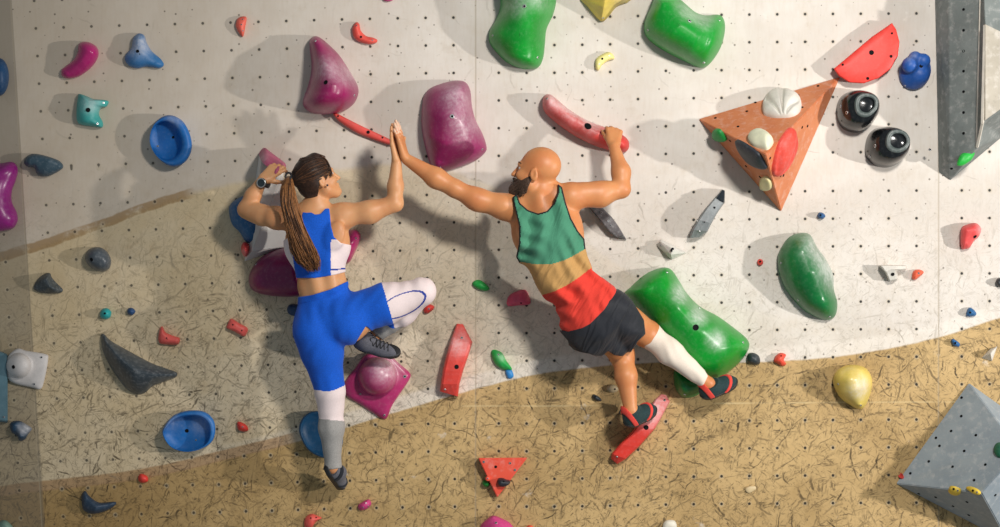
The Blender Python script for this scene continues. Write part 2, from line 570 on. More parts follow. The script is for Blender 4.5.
# ------------------------------------------------------------------ wooden volumes
def poly_volume(name, label, base, apexes, faces, mat, holes=(), bevel=.004, cat='climbing volume', origin=None):
    """base: pixel corners on the wall; apexes: (px, py, h); faces index base+apexes"""
    pts = [P(*b, 0.0) for b in base] + [P(*a) for a in apexes]
    c = sum((p for p in pts[:len(base)]), Vector()) / len(base)
    me = pymesh([p - c for p in pts], faces)
    bm = bmesh.new(); bm.from_mesh(me)
    bmesh.ops.recalc_face_normals(bm, faces=bm.faces)
    bmesh.ops.bevel(bm, geom=[e for e in bm.edges if all(v.co.y < -.004 for v in e.verts) or True], offset=bevel, segments=2, affect='EDGES')
    bm.to_mesh(me); bm.free()
    o = link(name, me, mat, smooth=False)
    o.location = c + Vector((0, -.0015, 0))
    tag(o, label, cat)
    for q in holes: bolt(o, q[0], q[1], .0075, 'hole')
    o['_pts'] = 0
    del o['_pts']
    return o, pts

def volume_mat(name, c1, c2, chalk=.25, worn=.3):
    n = NT(name)
    v = n.objco()
    a = n.noise(v, 5, 5, .6)
    b = n.noise(v, 26, 5, .65)
    col = n.mix(n.step(.3, .7, a), hexc(c1), hexc(c2))
    col = n.mix(n.mul(n.step(.48, .72, b), chalk), col, (.80, .76, .72))
    col = n.mix(n.mul(n.step(.60, .72, n.noise(v, 60, 4)), worn), col, tuple(x * .5 for x in hexc(c1)))
    n.bump(b, .12, .003)
    return n.out(col, .6, .3)

Dd = lambda pts: cr(680, 0, 2.397, pts)
E = lambda pts: cr(690, 70, 3.747, pts)
# big orange-pink pyramid at upper right
pyr_mat = volume_mat('worn orange paint', 'C8764C', 'D4875C', .2, .25)
A, B, C3, X = (698.2, 119), (840.5, 76.5), (781, 212), (765.5, 154.5, .46)
pyr, pp = poly_volume('pyramid_volume', 'large worn orange wooden pyramid with several holds screwed to it', [A, B, C3], [X],
    [(0, 1, 3), (0, 3, 2), (1, 2, 3), (0, 2, 1)], pyr_mat,
    E([(213, 155), (180, 212), (245, 122), (205, 120), (150, 265), (420, 140), (405, 95), (340, 95), (480, 60), (420, 215), (390, 300), (350, 395), (210, 360), (262, 400), (300, 330), (340, 395), (440, 210), (95, 180)]))
top = plane_map(pp[0], pp[1], pp[3]); left = plane_map(pp[0], pp[3], pp[2]); right = plane_map(pp[1], pp[2], pp[3])
# ribbed white sloper on top face: fan of ribs
def ribbed(name, label, outline, fan, H, fn, color, nrib, depth, chalk=None, **kw):
    ol = smooth_closed(outline, 144)
    org = centre(outline, fn)
    rings = [[fn(q[0], q[1], 0) - org for q in ol]]
    for k in range(25):
        t = math.cos(k / 24 * math.pi / 2)
        r = []
        for q in ol:
            c = ol.mean(0)
            px, py = c[0] + (q[0] - c[0]) * t, c[1] + (q[1] - c[1]) * t
            ang = math.atan2(py - fan[1], px - fan[0])
            h = .008 + H * max(0, 1 - t ** 2.6) ** .5
            h -= depth * (.5 + .5 * math.cos(ang * nrib * 2)) ** 4 * min(1, (1 - t) * 6)
            r.append(fn(px, py, h) - org)
        rings.append(r)
    o = link(name, rings_mesh(rings), hold_mat(name + ' resin', color, dust=.2), smooth=True)
    o.location = org
    return tag(o, label, 'climbing hold')
ribbed('ribbed_hold', 'white ribbed shell-like hold on the top face of the orange pyramid', E([(275, 165), (276, 125), (300, 95), (345, 78), (385, 90), (412, 108), (418, 140), (405, 165), (375, 178), (325, 181), (295, 176)]), E([(350, 190)])[0], .055, top, 'DDD8CE', 4.0, .018)
hold('sloper_hold', 'small cream domed hold beside the tip of the orange pyramid', E([(218, 268), (225, 250), (255, 238), (285, 243), (305, 258), (313, 275), (292, 300), (262, 296), (235, 286)]), .055, E([(262, 258, 1), (285, 275, 1)]), 'DDDCC0', fn=top)
ribbed('ribbed_hold', 'coral red leaf-shaped ribbed hold on the right face of the orange pyramid', E([(305, 380), (312, 330), (330, 270), (360, 225), (378, 215), (390, 235), (392, 270), (375, 320), (345, 375), (318, 398)]), E([(300, 440)])[0], .045, right, 'DB4A3C', 11.0, .014)
hold('edge_hold', 'black flat sliver of a hold on the lower left face of the orange pyramid', E([(175, 262), (200, 268), (235, 290), (265, 315), (285, 350), (290, 366), (265, 362), (225, 345), (195, 310)]), .035, E([(205, 285), (265, 345)]), '30353D', fn=left, a=2, b=1.4)
hold('edge_hold', 'small green hold on the left corner face of the orange pyramid', E([(90, 235), (95, 220), (115, 222), (135, 248), (138, 262), (115, 260), (98, 250)]), .035, None, '178F3C', fn=left)
hold('edge_hold', 'small cream square hold near the bottom tip of the orange pyramid', E([(268, 425), (272, 400), (290, 398), (305, 415), (308, 440), (290, 447), (272, 440)]), .03, None, 'E2D49E', fn=left)

# grey volume, top right corner
grey_mat = volume_mat('dark grey painted plywood', '6A706E', '7E8482', .2, .2)
G = lambda pts: cr(900, 0, 2.64, pts)
g_holes = G([(113, 20), (168, 25), (168, 80), (168, 135), (168, 188), (168, 242), (168, 297), (168, 352), (113, 145), (118, 265), (118, 388), (136, 445), (218, 265)])
corner, gp = poly_volume('faceted_volume', 'tall dark grey faceted volume in the top right corner', [(933.5, -60), (938.5, 172), (950, 180.5), (1003, 136), (1075, 90), (1075, -60)],
    [(948.5, -60, .13), (949.5, 160, .13), (976.5, 148, .24), (981, -60, .26), (982.5, 123, .36), (985, 25, .36), (1060, 70, .34), (1060, -60, .34)],
    [(0, 6, 7, 1), (1, 7, 2), (6, 9, 8, 7), (7, 8, 2), (8, 3, 2), (9, 11, 10, 8), (8, 10, 3), (10, 12, 4, 3), (11, 12, 10), (9, 13, 12, 11), (12, 13, 5, 4), (0, 5, 13, 9, 6), (0, 1, 2, 3, 4, 5)], grey_mat, g_holes, bevel=.003)
pl_pts = G([(222, 65), (264, 85), (300, 102), (300, 268), (264, 288), (222, 318)])
l, nn = hit(corner, 994, 75)
pf = plane_map(l, l + nn.orthogonal(), l + nn.cross(nn.orthogonal()))
plate = link('panel_plate', ring_mesh(pl_pts, [(1, 0, 0, 0), (1, 0, 0, .014), (.985, 0, 0, .016), (.5, 0, 0, .016)], pf, sharp=True), volume_mat('bare beige plywood', 'A8A092', 'B8B0A2', .3, .25), None, corner.location, smooth=False)
plate.parent = corner; plate.location = (0, 0, 0); plate['label'] = 'bare beige plywood panel'
for z in G([(234, 100), (234, 272), (245, 210), (262, 200)]): bolt(corner, *z)
bm = bmesh.new()
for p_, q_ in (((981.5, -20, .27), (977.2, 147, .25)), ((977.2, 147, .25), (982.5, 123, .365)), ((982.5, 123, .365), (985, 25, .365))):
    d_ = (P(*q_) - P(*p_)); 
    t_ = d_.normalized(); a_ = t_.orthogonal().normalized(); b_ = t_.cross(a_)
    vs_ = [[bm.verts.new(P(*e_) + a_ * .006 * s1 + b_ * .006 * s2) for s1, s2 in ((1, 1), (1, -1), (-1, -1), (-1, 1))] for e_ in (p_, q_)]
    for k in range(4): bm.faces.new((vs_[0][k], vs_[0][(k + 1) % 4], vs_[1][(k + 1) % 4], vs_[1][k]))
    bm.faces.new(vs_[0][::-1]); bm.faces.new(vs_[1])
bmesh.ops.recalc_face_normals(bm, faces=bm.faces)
es = link('edge_strip', bm_mesh(bm), plain('plywood edge and lit sliver', 'CFC8BC', .6), None, corner.location, smooth=False)  # plywood edges; along the ridge the pale colour stands in for a lit sliver
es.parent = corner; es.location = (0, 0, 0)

hold('edge_hold', 'small bright green hold at the foot of the dark grey corner volume', G([(150, 432), (160, 408), (180, 398), (197, 402), (190, 420), (170, 435), (155, 438)]), .04, None, '18A838', fn=lambda a, b, h=0: P(a, b, h + .165))

# grey pyramid, bottom right
K = lambda pts: cr(880, 370, 3.358, pts)
grey2 = volume_mat('grey painted plywood', '87929A', '98A2A8', .22, .1)
gpyr, qp = poly_volume('pyramid_volume', 'grey wooden pyramid in the bottom right corner', [(968.5, 382.5), (895.5, 483.5), (985, 530), (1010, 545), (1090, 470)], [(981.5, 493, .40), (1002, 470, .42), (1012, 440, .34)],
    [(0, 1, 5, 6, 7), (1, 2, 5), (2, 3, 5), (3, 4, 6, 5), (4, 0, 7), (4, 7, 6), (0, 4, 3, 2, 1)], grey2,
    K([(274, 93), (273, 155), (239, 205), (322, 219), (188, 228), (200, 255), (283, 272), (164, 307), (244, 325), (354, 318), (102, 347), (316, 370), (130, 415), (187, 427), (245, 457), (298, 487), (292, 443), (387, 420)]), bevel=.004)
for i, (pts, lab) in enumerate([([(232, 400), (236, 390), (250, 390), (270, 398), (272, 408), (262, 412), (245, 409)], 'left one of two small yellow footholds on the grey pyramid'),
                 ([(294, 402), (298, 395), (315, 396), (335, 405), (339, 415), (328, 420), (310, 414)], 'right one of two small yellow footholds on the grey pyramid')]):
    q = K(pts); c = np.array(q).mean(0)
    l, nn = hit(gpyr, c[0], c[1])
    f = plane_map(l, l + nn.orthogonal(), l + nn.cross(nn.orthogonal()))
    o = hold('foothold', lab, q, .028, None, 'D9B93C', fn=f, group='yellow footholds')
    bolt(o, c[0] - 1.5, c[1] - .5, .006, 'hole'); bolt(o, c[0] + 2.6, c[1] + 1, .005)
l, nn = hit(gpyr, 998, 451)
f = plane_map(l, l + nn.orthogonal(), l + nn.cross(nn.orthogonal()))
hold('sloper_hold', 'dark green round hold on the grey pyramid cut by the frame edge', ellipse(1001, 451, 6, 7.5), .035, None, '0E5A40', fn=f)
l, nn = hit(gpyr, 902, 477)
f = plane_map(l, l + nn.orthogonal(), l + nn.cross(nn.orthogonal()))
hold('route_tag', 'tiny red tag at the left corner of the grey pyramid', [(899.5, 475), (902, 473.5), (904, 477), (902.5, 479), (900, 478)], .006, None, 'C23A34', cat='route tag', fn=f)

# red triangle volume, bottom centre
T = lambda pts: cr(440, 430, 5.433, pts)
redt = volume_mat('red orange painted wood', 'DB4A36', 'E0553F', .14, .1)
tri, tp = poly_volume('triangle_volume', 'flat red triangular volume near the bottom centre', [(478, 458), (527.5, 457.5), (496.8, 497.5)], [(478.4, 457.9, .07), (527.3, 457.7, .055), (497.3, 497.2, .06)],
    [(3, 4, 5), (0, 1, 4, 3), (1, 2, 5, 4), (2, 0, 3, 5), (0, 2, 1)], redt, T([(303, 200)]), bevel=.003)
for q in T([(238, 173), (381, 180), (407, 217)]): bolt(tri, q[0], q[1], .007)
tf = plane_map(tp[3], tp[4], tp[5])
hold('knob_hold', 'black two-lobed knob on the red triangle volume', T([(310, 280), (318, 262), (340, 260), (360, 268), (378, 272), (380, 285), (365, 298), (345, 306), (322, 302)]), .05, T([(332, 282), (365, 282)]), '23272E', fn=tf, holes=[T([(346, 280)])[0] + (.005,)])
hold('foothold', 'tiny red round hold on the left edge of the red triangle volume', T(ellipse(259, 263, 13, 13)), .02, None, 'E0503C', fn=tf, bolts=[T([(259, 263)])[0] + (.004,)])
hold('foothold', 'small green hold half hidden behind the red triangle volume', T([(230, 290), (235, 275), (262, 278), (268, 300), (255, 310), (240, 305)]), .05, None, '128A35')

# ------------------------------------------------------------------ holds, upper left
Q = lambda pts: cr(0, 0, 2.928, pts)
hold('sloper_hold', 'small glossy magenta bean-shaped hold at the top left', Q([(180, 205), (182, 222), (200, 230), (235, 222), (270, 195), (288, 165), (285, 140), (265, 125), (243, 122), (230, 130), (228, 150), (215, 175), (190, 195)]),
     .11, Q([(200, 212, .55), (240, 180, .9), (258, 150, 1)]), 'B3246E', rough=.25, dust=.05)
hold('sloper_hold', 'blue three-lobed hold right of the small magenta bean', Q([(365, 170), (372, 155), (385, 140), (390, 112), (405, 98), (422, 103), (430, 125), (445, 150), (470, 172), (480, 190), (465, 200), (430, 195), (400, 200), (375, 190)]),
     .085, Q([(405, 120, .8), (408, 160, 1), (450, 185, .6)]), '2C6FA8', chalk=Q([(415, 135)]), crad=.13, amount=.9, holes=[Q([(403, 150)])[0] + (.009,)])
tl = hold('pocket_hold', 'teal hold with a bite out of its right side', Q([(228, 285), (232, 275), (250, 280), (275, 290), (300, 292), (318, 297), (312, 312), (296, 316), (290, 335), (300, 355), (302, 368), (296, 374), (270, 370), (240, 365), (226, 355), (224, 320)]),
     .10, Q([(255, 295, .9), (248, 325, 1), (260, 350, .85)]), '3FA8A2', chalk=Q([(275, 310)]), crad=.09, amount=.7, holes=[Q([(258, 322)])[0] + (.012,)], bolts=[Q([(303, 301)])[0] + (.006,), Q([(285, 362)])[0] + (.006,)])
hold('edge_hold', 'dark slate hold above the left magenta edge hold', Q([(70, 475), (78, 458), (100, 450), (140, 458), (175, 472), (185, 490), (165, 505), (135, 517), (110, 512), (100, 492), (80, 488)]), .09, Q([(95, 468, .9), (140, 475, 1), (165, 488, .8)]), '39505E', a=3, b=2, dust=.25)
# deep blue dish
dish = hold('dish_hold', 'deep blue dish hold facing left, below the teal hold', Q([(440, 400), (450, 365), (475, 342), (505, 338), (535, 355), (555, 390), (562, 430), (550, 465), (525, 485), (495, 485), (465, 465), (445, 435)]), .1, color='1465AE',
     steps=[(1, 0, 0, 0), (1, 0, 0, .05), (.985, 0, 0, .075), (.95, -1, 0, .095), (.90, -2.2, 0, .10), (.84, -3.8, 0, .10), (.78, -5.2, 0, .09), (.74, -5.8, 0, .05), (.70, -6, 0, .030), (.3, -6, 0, .022)], chalk=Q([(520, 355)]), crad=.08, amount=.5)
bolt(dish, *Q([(507, 402)])[0], .007, 'hole'); bolt(dish, *Q([(462, 428)])[0], .006)
hold('sloper_hold', 'magenta pinched hold cut by the left frame edge', [(-26, 168), (2, 163), (13, 162), (18, 169), (16, 180), (12, 191), (12, 202), (17, 213), (17, 223), (8, 230), (-24, 230), (-40, 200)], .14, [(-6, 178, .8), (-12, 198, 1), (-6, 216, .9)], '8A1A74', rough=.3)
hold('sloper_hold', 'dark blue round hold cut by the left frame edge', ellipse(-1, 77, 10, 19), .12, None, '15446E')
hold('foothold', 'small coral half-moon foothold at the top, upright', Q([(690, 72), (695, 55), (710, 48), (722, 52), (718, 80), (712, 107), (702, 100), (693, 85)]), .045, None, 'E0604E', bolts=[Q([(711, 57)])[0] + (.004,), Q([(707, 72)])[0] + (.004,), Q([(711, 90)])[0] + (.004,)])
R2 = lambda pts: cr(250, 0, 2.928, pts)
hold('foothold', 'coral red crescent foothold at the top', R2([(300, 95), (300, 80), (310, 65), (320, 70), (325, 90), (340, 105), (360, 110), (373, 117), (368, 126), (345, 129), (320, 122), (305, 110)]), .05, R2([(311, 80), (318, 105), (345, 119)]), 'DF5145', holes=[R2([(325, 108)])[0] + (.006,)], bolts=[R2([(312, 76)])[0] + (.004,), R2([(358, 118)])[0] + (.004,)])
hold('macro_hold', 'large pear-shaped magenta hold left of the woman\'s raised hand', R2([(175, 140), (175, 118), (188, 106), (205, 110), (230, 130), (260, 160), (290, 205), (315, 250), (316, 280), (300, 308), (265, 328), (220, 335), (180, 330), (157, 312), (156, 290), (170, 250), (180, 200)]),
     .30, R2([(196, 125, .45), (222, 190, .85), (240, 250, 1.0), (238, 270, 1)]), '98205C', a=2.1, b=1.5, chalk=R2([(235, 215), (290, 230)]), crad=.13, amount=.6, rough=.33, holes=[R2([(222, 241)])[0] + (.012,)], bolts=[R2([(305, 279)])[0] + (.007,), R2([(192, 120)])[0] + (.006,)], group=None)
hold('macro_hold', 'large blocky magenta hold right of the joined hands', R2([(503, 330), (508, 285), (525, 260), (560, 245), (600, 236), (630, 240), (645, 265), (650, 310), (660, 350), (680, 390), (692, 425), (690, 445), (660, 470), (610, 490), (560, 504), (538, 500), (525, 475), (510, 420), (502, 370)]),
     .26, R2([(605, 275, .75), (596, 345, 1.0), (572, 420, .85), (556, 470, .5)]), '941B5E', a=2.1, b=1.5, chalk=R2([(605, 300), (625, 385)]), crad=.15, amount=.75, rough=.33, bolts=[R2([(592, 341)])[0] + (.012,), R2([(557, 491)])[0] + (.006,), R2([(680, 437)])[0] + (.006,)])
hold('rail_hold', 'thin coral red rail hold behind the joined hands', R2([(244, 335), (250, 330), (280, 345), (330, 370), (390, 398), (413, 410), (420, 420), (412, 425), (370, 412), (310, 388), (260, 355)]), .045, R2([(255, 340), (330, 378), (405, 414)]), 'E0524A', a=3, b=2, holes=[R2([(346, 387)])[0] + (.009,), R2([(388, 403)])[0] + (.005,), R2([(258, 340)])[0] + (.005,)])
C = lambda pts: cr(480, 0, 2.927, pts)
hold('macro_hold', 'large green saddle-shaped hold cut by the top edge', C([(25, 110), (30, 85), (50, 50), (60, 10), (55, -40), (120, -60), (190, -50), (222, -10), (215, 40), (195, 85), (190, 130), (185, 170), (170, 198), (140, 203), (110, 198), (75, 180), (45, 150), (30, 130)]),
     .30, C([(145, -20, 1), (130, 30, .9), (115, 100, .75), (125, 160, .55)]), '07902A', a=2.1, b=1.5, chalk=C([(165, 20), (105, 40)]), crad=.11, amount=.6, rough=.36, bolts=[C([(130, 18)])[0] + (.01,), C([(168, 168)])[0] + (.007,), C([(38, 104)])[0] + (.005,)])
hold('macro_hold', 'pale yellow faceted hold cut by the top edge', C([(290, -10), (320, -40), (400, -45), (445, -15), (435, 5), (400, 20), (375, 50), (358, 63), (340, 50), (315, 20)]), .2, C([(370, -15, 1), (362, 20, .8), (357, 50, .35)]), 'E3C95E', a=1.3, b=1.05, chalk=C([(410, -5)]), crad=.1, amount=.5, bolts=[C([(360, 52)])[0] + (.006,)])
hold('foothold', 'small pale yellow crescent hold under the yellow top hold', C([(338, 190), (340, 172), (355, 160), (375, 152), (388, 158), (393, 172), (375, 178), (358, 190), (348, 205), (340, 203)]), .045, C([(347, 190), (358, 172), (382, 164)]), 'E9DC8C', a=3, holes=[C([(358, 172)])[0] + (.006,)], bolts=[C([(378, 163)])[0] + (.004,), C([(349, 188)])[0] + (.004,)])
hold('macro_hold', 'large green swooping hold at the top right of centre', C([(480, 80), (485, 55), (500, 20), (515, -15), (540, -20), (570, -15), (600, 10), (630, 35), (660, 45), (700, 43), (715, 60), (717, 90), (708, 130), (690, 165), (665, 193), (640, 198), (600, 180), (550, 155), (510, 130), (485, 105)]),
     .28, C([(540, 20, .8), (585, 75, 1.0), (640, 110, .95), (665, 120, .8)]), '07942C', a=2.1, b=1.5, chalk=C([(590, 50), (640, 75)]), crad=.11, amount=.6, rough=.36, bolts=[C([(613, 62)])[0] + (.011,), C([(655, 183)])[0] + (.007,), C([(700, 60)])[0] + (.006,), C([(492, 88)])[0] + (.006,)])
redgrip = hold('rail_hold', 'long red rounded rail hold the man grips, chalked on its left half', C([(183, 300), (188, 280), (205, 276), (225, 290), (260, 320), (310, 350), (360, 370), (400, 385), (430, 405), (437, 425), (430, 442), (410, 448), (370, 438), (310, 415), (250, 380), (200, 340), (186, 320)]),
     .15, C([(205, 298, .9), (265, 345, 1), (330, 385, 1), (415, 420, .9)]), 'D23A34', a=2.2, b=2, chalk=C([(225, 290), (275, 325), (330, 358)]), crad=.14, amount=1.1, bolts=[C([(197, 289)])[0] + (.006,)])
bolt(redgrip, *C([(316, 369)])[0], .02, 'hole')

# ------------------------------------------------------------------ upper right
hd = hold('plate_hold', 'flat red half-disc hold above the black domes', Dd([(368, 165), (410, 130), (460, 88), (508, 55), (518, 70), (526, 100), (522, 135), (505, 165), (475, 188), (440, 200), (405, 198), (380, 182)]), .09, color='E0392E',
     sharp=True, steps=[(1, 0, 0, 0), (1, 0, 0, .075), (.98, 0, 0, .085), (.95, 0, 0, .088), (.5, 0, 0, .09)], dust=.05)
for q, r in zip(Dd([(459, 126), (390, 155), (508, 80), (450, 188), (506, 135)]), (.013, .006, .006, .008, .008)): bolt(hd, q[0], q[1], r, 'hole')
# ------------------------------------------------------------------ two black domes with a ring top
for i, (pts, hc, lab) in enumerate([([(375, 270), (380, 240), (400, 222), (430, 218), (460, 228), (474, 250), (470, 280), (450, 305), (425, 318), (395, 312), (380, 295)], (446, 251), 'upper of the two black domes with a hole on top'),
                     ([(443, 360), (448, 330), (465, 310), (495, 305), (525, 315), (543, 340), (543, 365), (525, 390), (495, 402), (465, 396), (448, 380)], (521, 338), 'lower of the two black domes with a hole on top')]):
    q = Dd(pts); c = np.array(q).mean(0); hx, hy = Dd([hc])[0]; ox, oy = hx - c[0], hy - c[1]
    st = []
    for k in range(10):
        t = k / 9
        st.append((1 - .40 * t ** 1.7, ox * t * .85, oy * t * .85, .20 * math.sin(t * math.pi / 2)))
    blk = hold_mat('glossy black resin', '14171A', rough=.18, dust=.04, grime=.1)
    o = hold('dome_hold', lab, q, .2, mat=blk, steps=st + [(.575, ox * .93, oy * .93, .205)], group='black dome holds')
    me = ring_mesh(q, [(.58, ox * .9, oy * .9, .198), (.575, ox * .95, oy * .95, .209), (.54, ox, oy, .213), (.39, ox, oy, .213), (.365, ox, oy, .207), (.32, ox * .98, oy * .98, .16), (.2, ox * .95, oy * .95, .13)])
    rg = link('ring_top', me, hold_mat('worn grey rim', '4B5553', rough=.4, dust=.3), parent=None)
    rg.data.transform(Matrix.Translation(-Vector(o.location))); rg.parent = o
    rg.data.materials.append(M['socket'])
    for p in rg.data.polygons:
        if p.index >= 64 * 4: p.material_index = 1
    pts2 = Dd([(400, 270), (385, 255)] if i == 0 else [(468, 350), (455, 375)])
    for z in pts2: bolt(o, z[0], z[1], .009)

# ------------------------------------------------------------------ centre and right
Rr = lambda pts: cr(580, 180, 5.856, pts)
blade_mat = hold_mat('grey black fibreglass', '5A5658', dust=.35, grime=.6)
def blade(name, label, edge_l, edge_r, Hs, mat, **kw):
    """faceted bar: two outlines and a ridge at one side"""
    rows = []
    for (a, b, h) in zip(edge_l, edge_r, Hs):
        a, b = Vector((a[0], a[1], 0)), Vector((b[0], b[1], 0))
        r = []
        for (t, k) in [(0, 0), (.0, .55), (.06, .93), (.14, 1), (.5, 1.02), (.86, 1), (.94, .93), (1, .55), (1, 0)]:
            q = a.lerp(b, t)
            r.append(P(q.x, q.y, h * k))
        rows.append(r)
    org = sum((r[4] for r in rows), Vector()) / len(rows); org.y = 0
    verts = [v - org for r in rows for v in r]
    n = 9
    faces = []
    for k in range(len(rows) - 1):
        for i in range(n - 1):
            faces.append((k * n + i, k * n + i + 1, (k + 1) * n + i + 1, (k + 1) * n + i))
    faces.append(tuple(range(n))); faces.append(tuple(range((len(rows) - 1) * n, len(rows) * n)))
    for k in range(len(rows) - 1): faces.append((k * n, (k + 1) * n, (k + 1) * n + n - 1, k * n + n - 1))
    me = pymesh(verts, faces)
    bm = bmesh.new(); bm.from_mesh(me); bmesh.ops.recalc_face_normals(bm, faces=bm.faces); bm.to_mesh(me); bm.free()
    o = link(name, me, mat, smooth=False)
    o.location = org + Vector((0, -.0015, 0))
    tag(o, label, 'climbing hold')
    return o
b1 = blade('blade_hold', 'dark worn blade-shaped hold under the man\'s right upper arm', Rr([(38, 145), (75, 190), (125, 250), (170, 305), (210, 335), (262, 348)]), Rr([(80, 120), (130, 160), (185, 215), (225, 270), (255, 320), (272, 349)]), [.05, .06, .065, .06, .05, .02], blade_mat)
for q in Rr([(125, 190), (180, 265), (165, 240)]): bolt(b1, q[0], q[1], .006)
b2 = blade('blade_hold', 'tall grey blade-shaped hold with a black tip, left of the orange pyramid', Rr([(832, 55), (795, 95), (735, 165), (690, 230), (655, 290), (640, 340)]), Rr([(848, 62), (846, 130), (800, 200), (770, 255), (748, 300), (700, 336)]), [.07, .11, .13, .13, .11, .06], None or hold_mat('worn grey blade', '83888A', dust=.3, grime=.5))
tip = blade('tip', None, Rr([(834, 56), (815, 76), (794, 100)]), Rr([(848, 63), (848, 95), (847, 134)]), [.074, .098, .122], plain('black rubber tip', '1F2B33', .4))
tip.parent = b2; tip.location = Vector(tip.location) - Vector(b2.location)
for k in ('label', 'category'):
    if k in tip: del tip[k]
tip['label'] = 'black tip'
bolt(tip, *Rr([(822, 108)])[0], .008)
for q in Rr([(787, 162), (730, 245), (700, 300), (685, 240)]): bolt(b2, q[0], q[1], .006, 'hole' if q[1] < 215 else 'bolt')
def facet(name, label, base, tops, faces, color, holes=(), bolts=(), bevel=.004, cat='climbing hold', **mk):
    o, _ = poly_volume(name, label, base, tops, faces, hold_mat(name + ' resin', color, **mk), bevel=bevel, cat=cat)
    for q in holes: bolt(o, q[0], q[1], q[2] if len(q) > 2 else .008, 'hole')
    for q in bolts: bolt(o, q[0], q[1], q[2] if len(q) > 2 else .006)
    return o
facet('wedge_hold', 'small white wedge hold above the large green hold', Rr([(443, 382), (475, 345), (632, 425), (535, 468)]), [Rr([(470, 362)])[0] + (.05,), Rr([(545, 405)])[0] + (.10,), Rr([(530, 440)])[0] + (.09,)], [(0, 1, 4), (1, 2, 5, 4), (2, 3, 6, 5), (3, 0, 4, 5, 6), (0, 3, 2, 1)], 'D9D5CE', holes=[Rr([(540, 408)])[0] + (.012,)], bolts=[Rr([(474, 382)])[0] + (.005,)], dust=.1)
W = lambda pts: cr(600, 250, 3.1, pts)
gbig = hold('macro_hold', 'very large green bone-shaped hold behind the man\'s right leg', W([(78, 140), (95, 115), (140, 75), (190, 55), (220, 60), (245, 95), (270, 135), (310, 175), (365, 205), (420, 245), (455, 275), (463, 300), (440, 340), (395, 380), (360, 400), (310, 405), (265, 395), (220, 350), (180, 290), (130, 210)]),
     .30, W([(165, 120, .7), (240, 180, 1.0), (310, 260, 1.0), (350, 310, .85)]), '068E28', a=2.1, b=1.5, chalk=W([(235, 135), (285, 200), (340, 270)]), crad=.10, amount=.9, rough=.34, bolts=[W([(208, 70)])[0] + (.007,), W([(307, 180)])[0] + (.006,), W([(443, 287)])[0] + (.007,)])
bolt(gbig, *W([(297, 240)])[0], .016, 'hole')
hold('macro_hold', 'dark green lower hold peeking out under the man\'s white sleeve', W([(228, 385), (235, 372), (262, 378), (300, 395), (325, 420), (315, 440), (290, 455), (262, 458), (240, 440), (230, 415)]), .16, W([(262, 420, 1)]), '0B7A34', rough=.35, bolts=[W([(262, 448)])[0] + (.006,)])
V = lambda pts: cr(740, 180, 2.927, pts)
hold('macro_hold', 'large dark green egg-shaped hold with chalk on its upper right', V([(110, 240), (115, 210), (140, 170), (175, 155), (205, 160), (225, 195), (250, 230), (272, 275), (275, 320), (285, 360), (280, 395), (260, 410), (230, 405), (185, 380), (140, 330), (118, 285)]),
     .22, V([(185, 215, .85), (205, 270, 1), (235, 345, .75)]), '0E6B33', a=1.9, b=1.5, chalk=V([(215, 200), (260, 270)]), crad=.17, amount=.95, rough=.3, bolts=[V([(120, 243)])[0] + (.006,), V([(170, 352)])[0] + (.006,), V([(262, 400)])[0] + (.006,)])
def small(name, label, pts, H, color, holes=(), bolts=(), spine=None, group=None, **k):
    return hold(name, label, pts, H, spine, color, n=48, m=10, rim=.006, holes=holes, bolts=bolts, group=group, **k)
small('foothold', 'small dark blue foothold under the orange pyramid tip', V([(226, 105), (232, 95), (244, 97), (250, 106), (242, 114), (232, 113)]), .05, '1D4F80', holes=[V([(236, 103)])[0] + (.005,)])
small('foothold', 'tiny red ring foothold left of the egg-shaped green hold', V(ellipse(59, 241, 9, 10)), .03, 'D8473C', holes=[V([(59, 239)])[0] + (.006,)])
facet('edge_hold', 'white stepped edge hold right of the egg-shaped green hold', V([(404, 252), (412, 249), (488, 250), (487, 262), (460, 264), (464, 291), (436, 298), (424, 272)]),
      [V([(412, 251)])[0] + (.07,), V([(485, 252)])[0] + (.075,), V([(484, 261)])[0] + (.08,), V([(452, 263)])[0] + (.09,), V([(457, 290)])[0] + (.06,), V([(438, 295)])[0] + (.06,), V([(428, 270)])[0] + (.085,)],
      [(8, 9, 10, 11, 14), (14, 11, 12, 13), (0, 1, 8), (1, 2, 9, 8), (2, 3, 10, 9), (3, 4, 11, 10), (4, 5, 12, 11), (5, 6, 13, 12), (6, 7, 14, 13), (7, 0, 8, 14), (0, 7, 6, 5, 4, 3, 2, 1)], 'CFCBC2', holes=[V([(447, 276)])[0] + (.010,)], dust=.15, bevel=.003)
small('foothold', 'small orange foothold beside the white edge hold', V([(503, 285), (508, 266), (525, 262), (538, 270), (525, 283), (510, 293)]), .05, 'DE5B3A', bolts=[V([(523, 273)])[0] + (.006,)])
hold('sloper_hold', 'coral red kidney-shaped hold near the right edge', V([(648, 200), (645, 165), (648, 140), (665, 130), (690, 126), (705, 140), (702, 160), (685, 178), (672, 198), (660, 202)]), .10, V([(662, 180, .8), (668, 150, 1), (685, 145, 1)]), 'DB4A4A', holes=[V([(687, 166)])[0] + (.012,)], chalk=V([(695, 145)]), crad=.06, amount=.4)
small('foothold', 'black foothold cut by the right frame edge', V([(748, 300), (754, 288), (768, 288), (768, 312), (756, 312)]), .05, '22262B')
small('foothold', 'small blue triangular foothold at the right edge, higher one', V([(662, 398), (668, 375), (680, 376), (692, 390), (685, 399)]), .045, '1E5A8C', holes=[V([(674, 388)])[0] + (.006,)], group='blue footholds at the right')
small('foothold', 'small blue oval foothold just above the tan wall area at right', V([(618, 470), (625, 465), (643, 478), (640, 488), (625, 485)]), .04, '1F5C92', holes=[V([(630, 477)])[0] + (.006,)], group='blue footholds at the right')
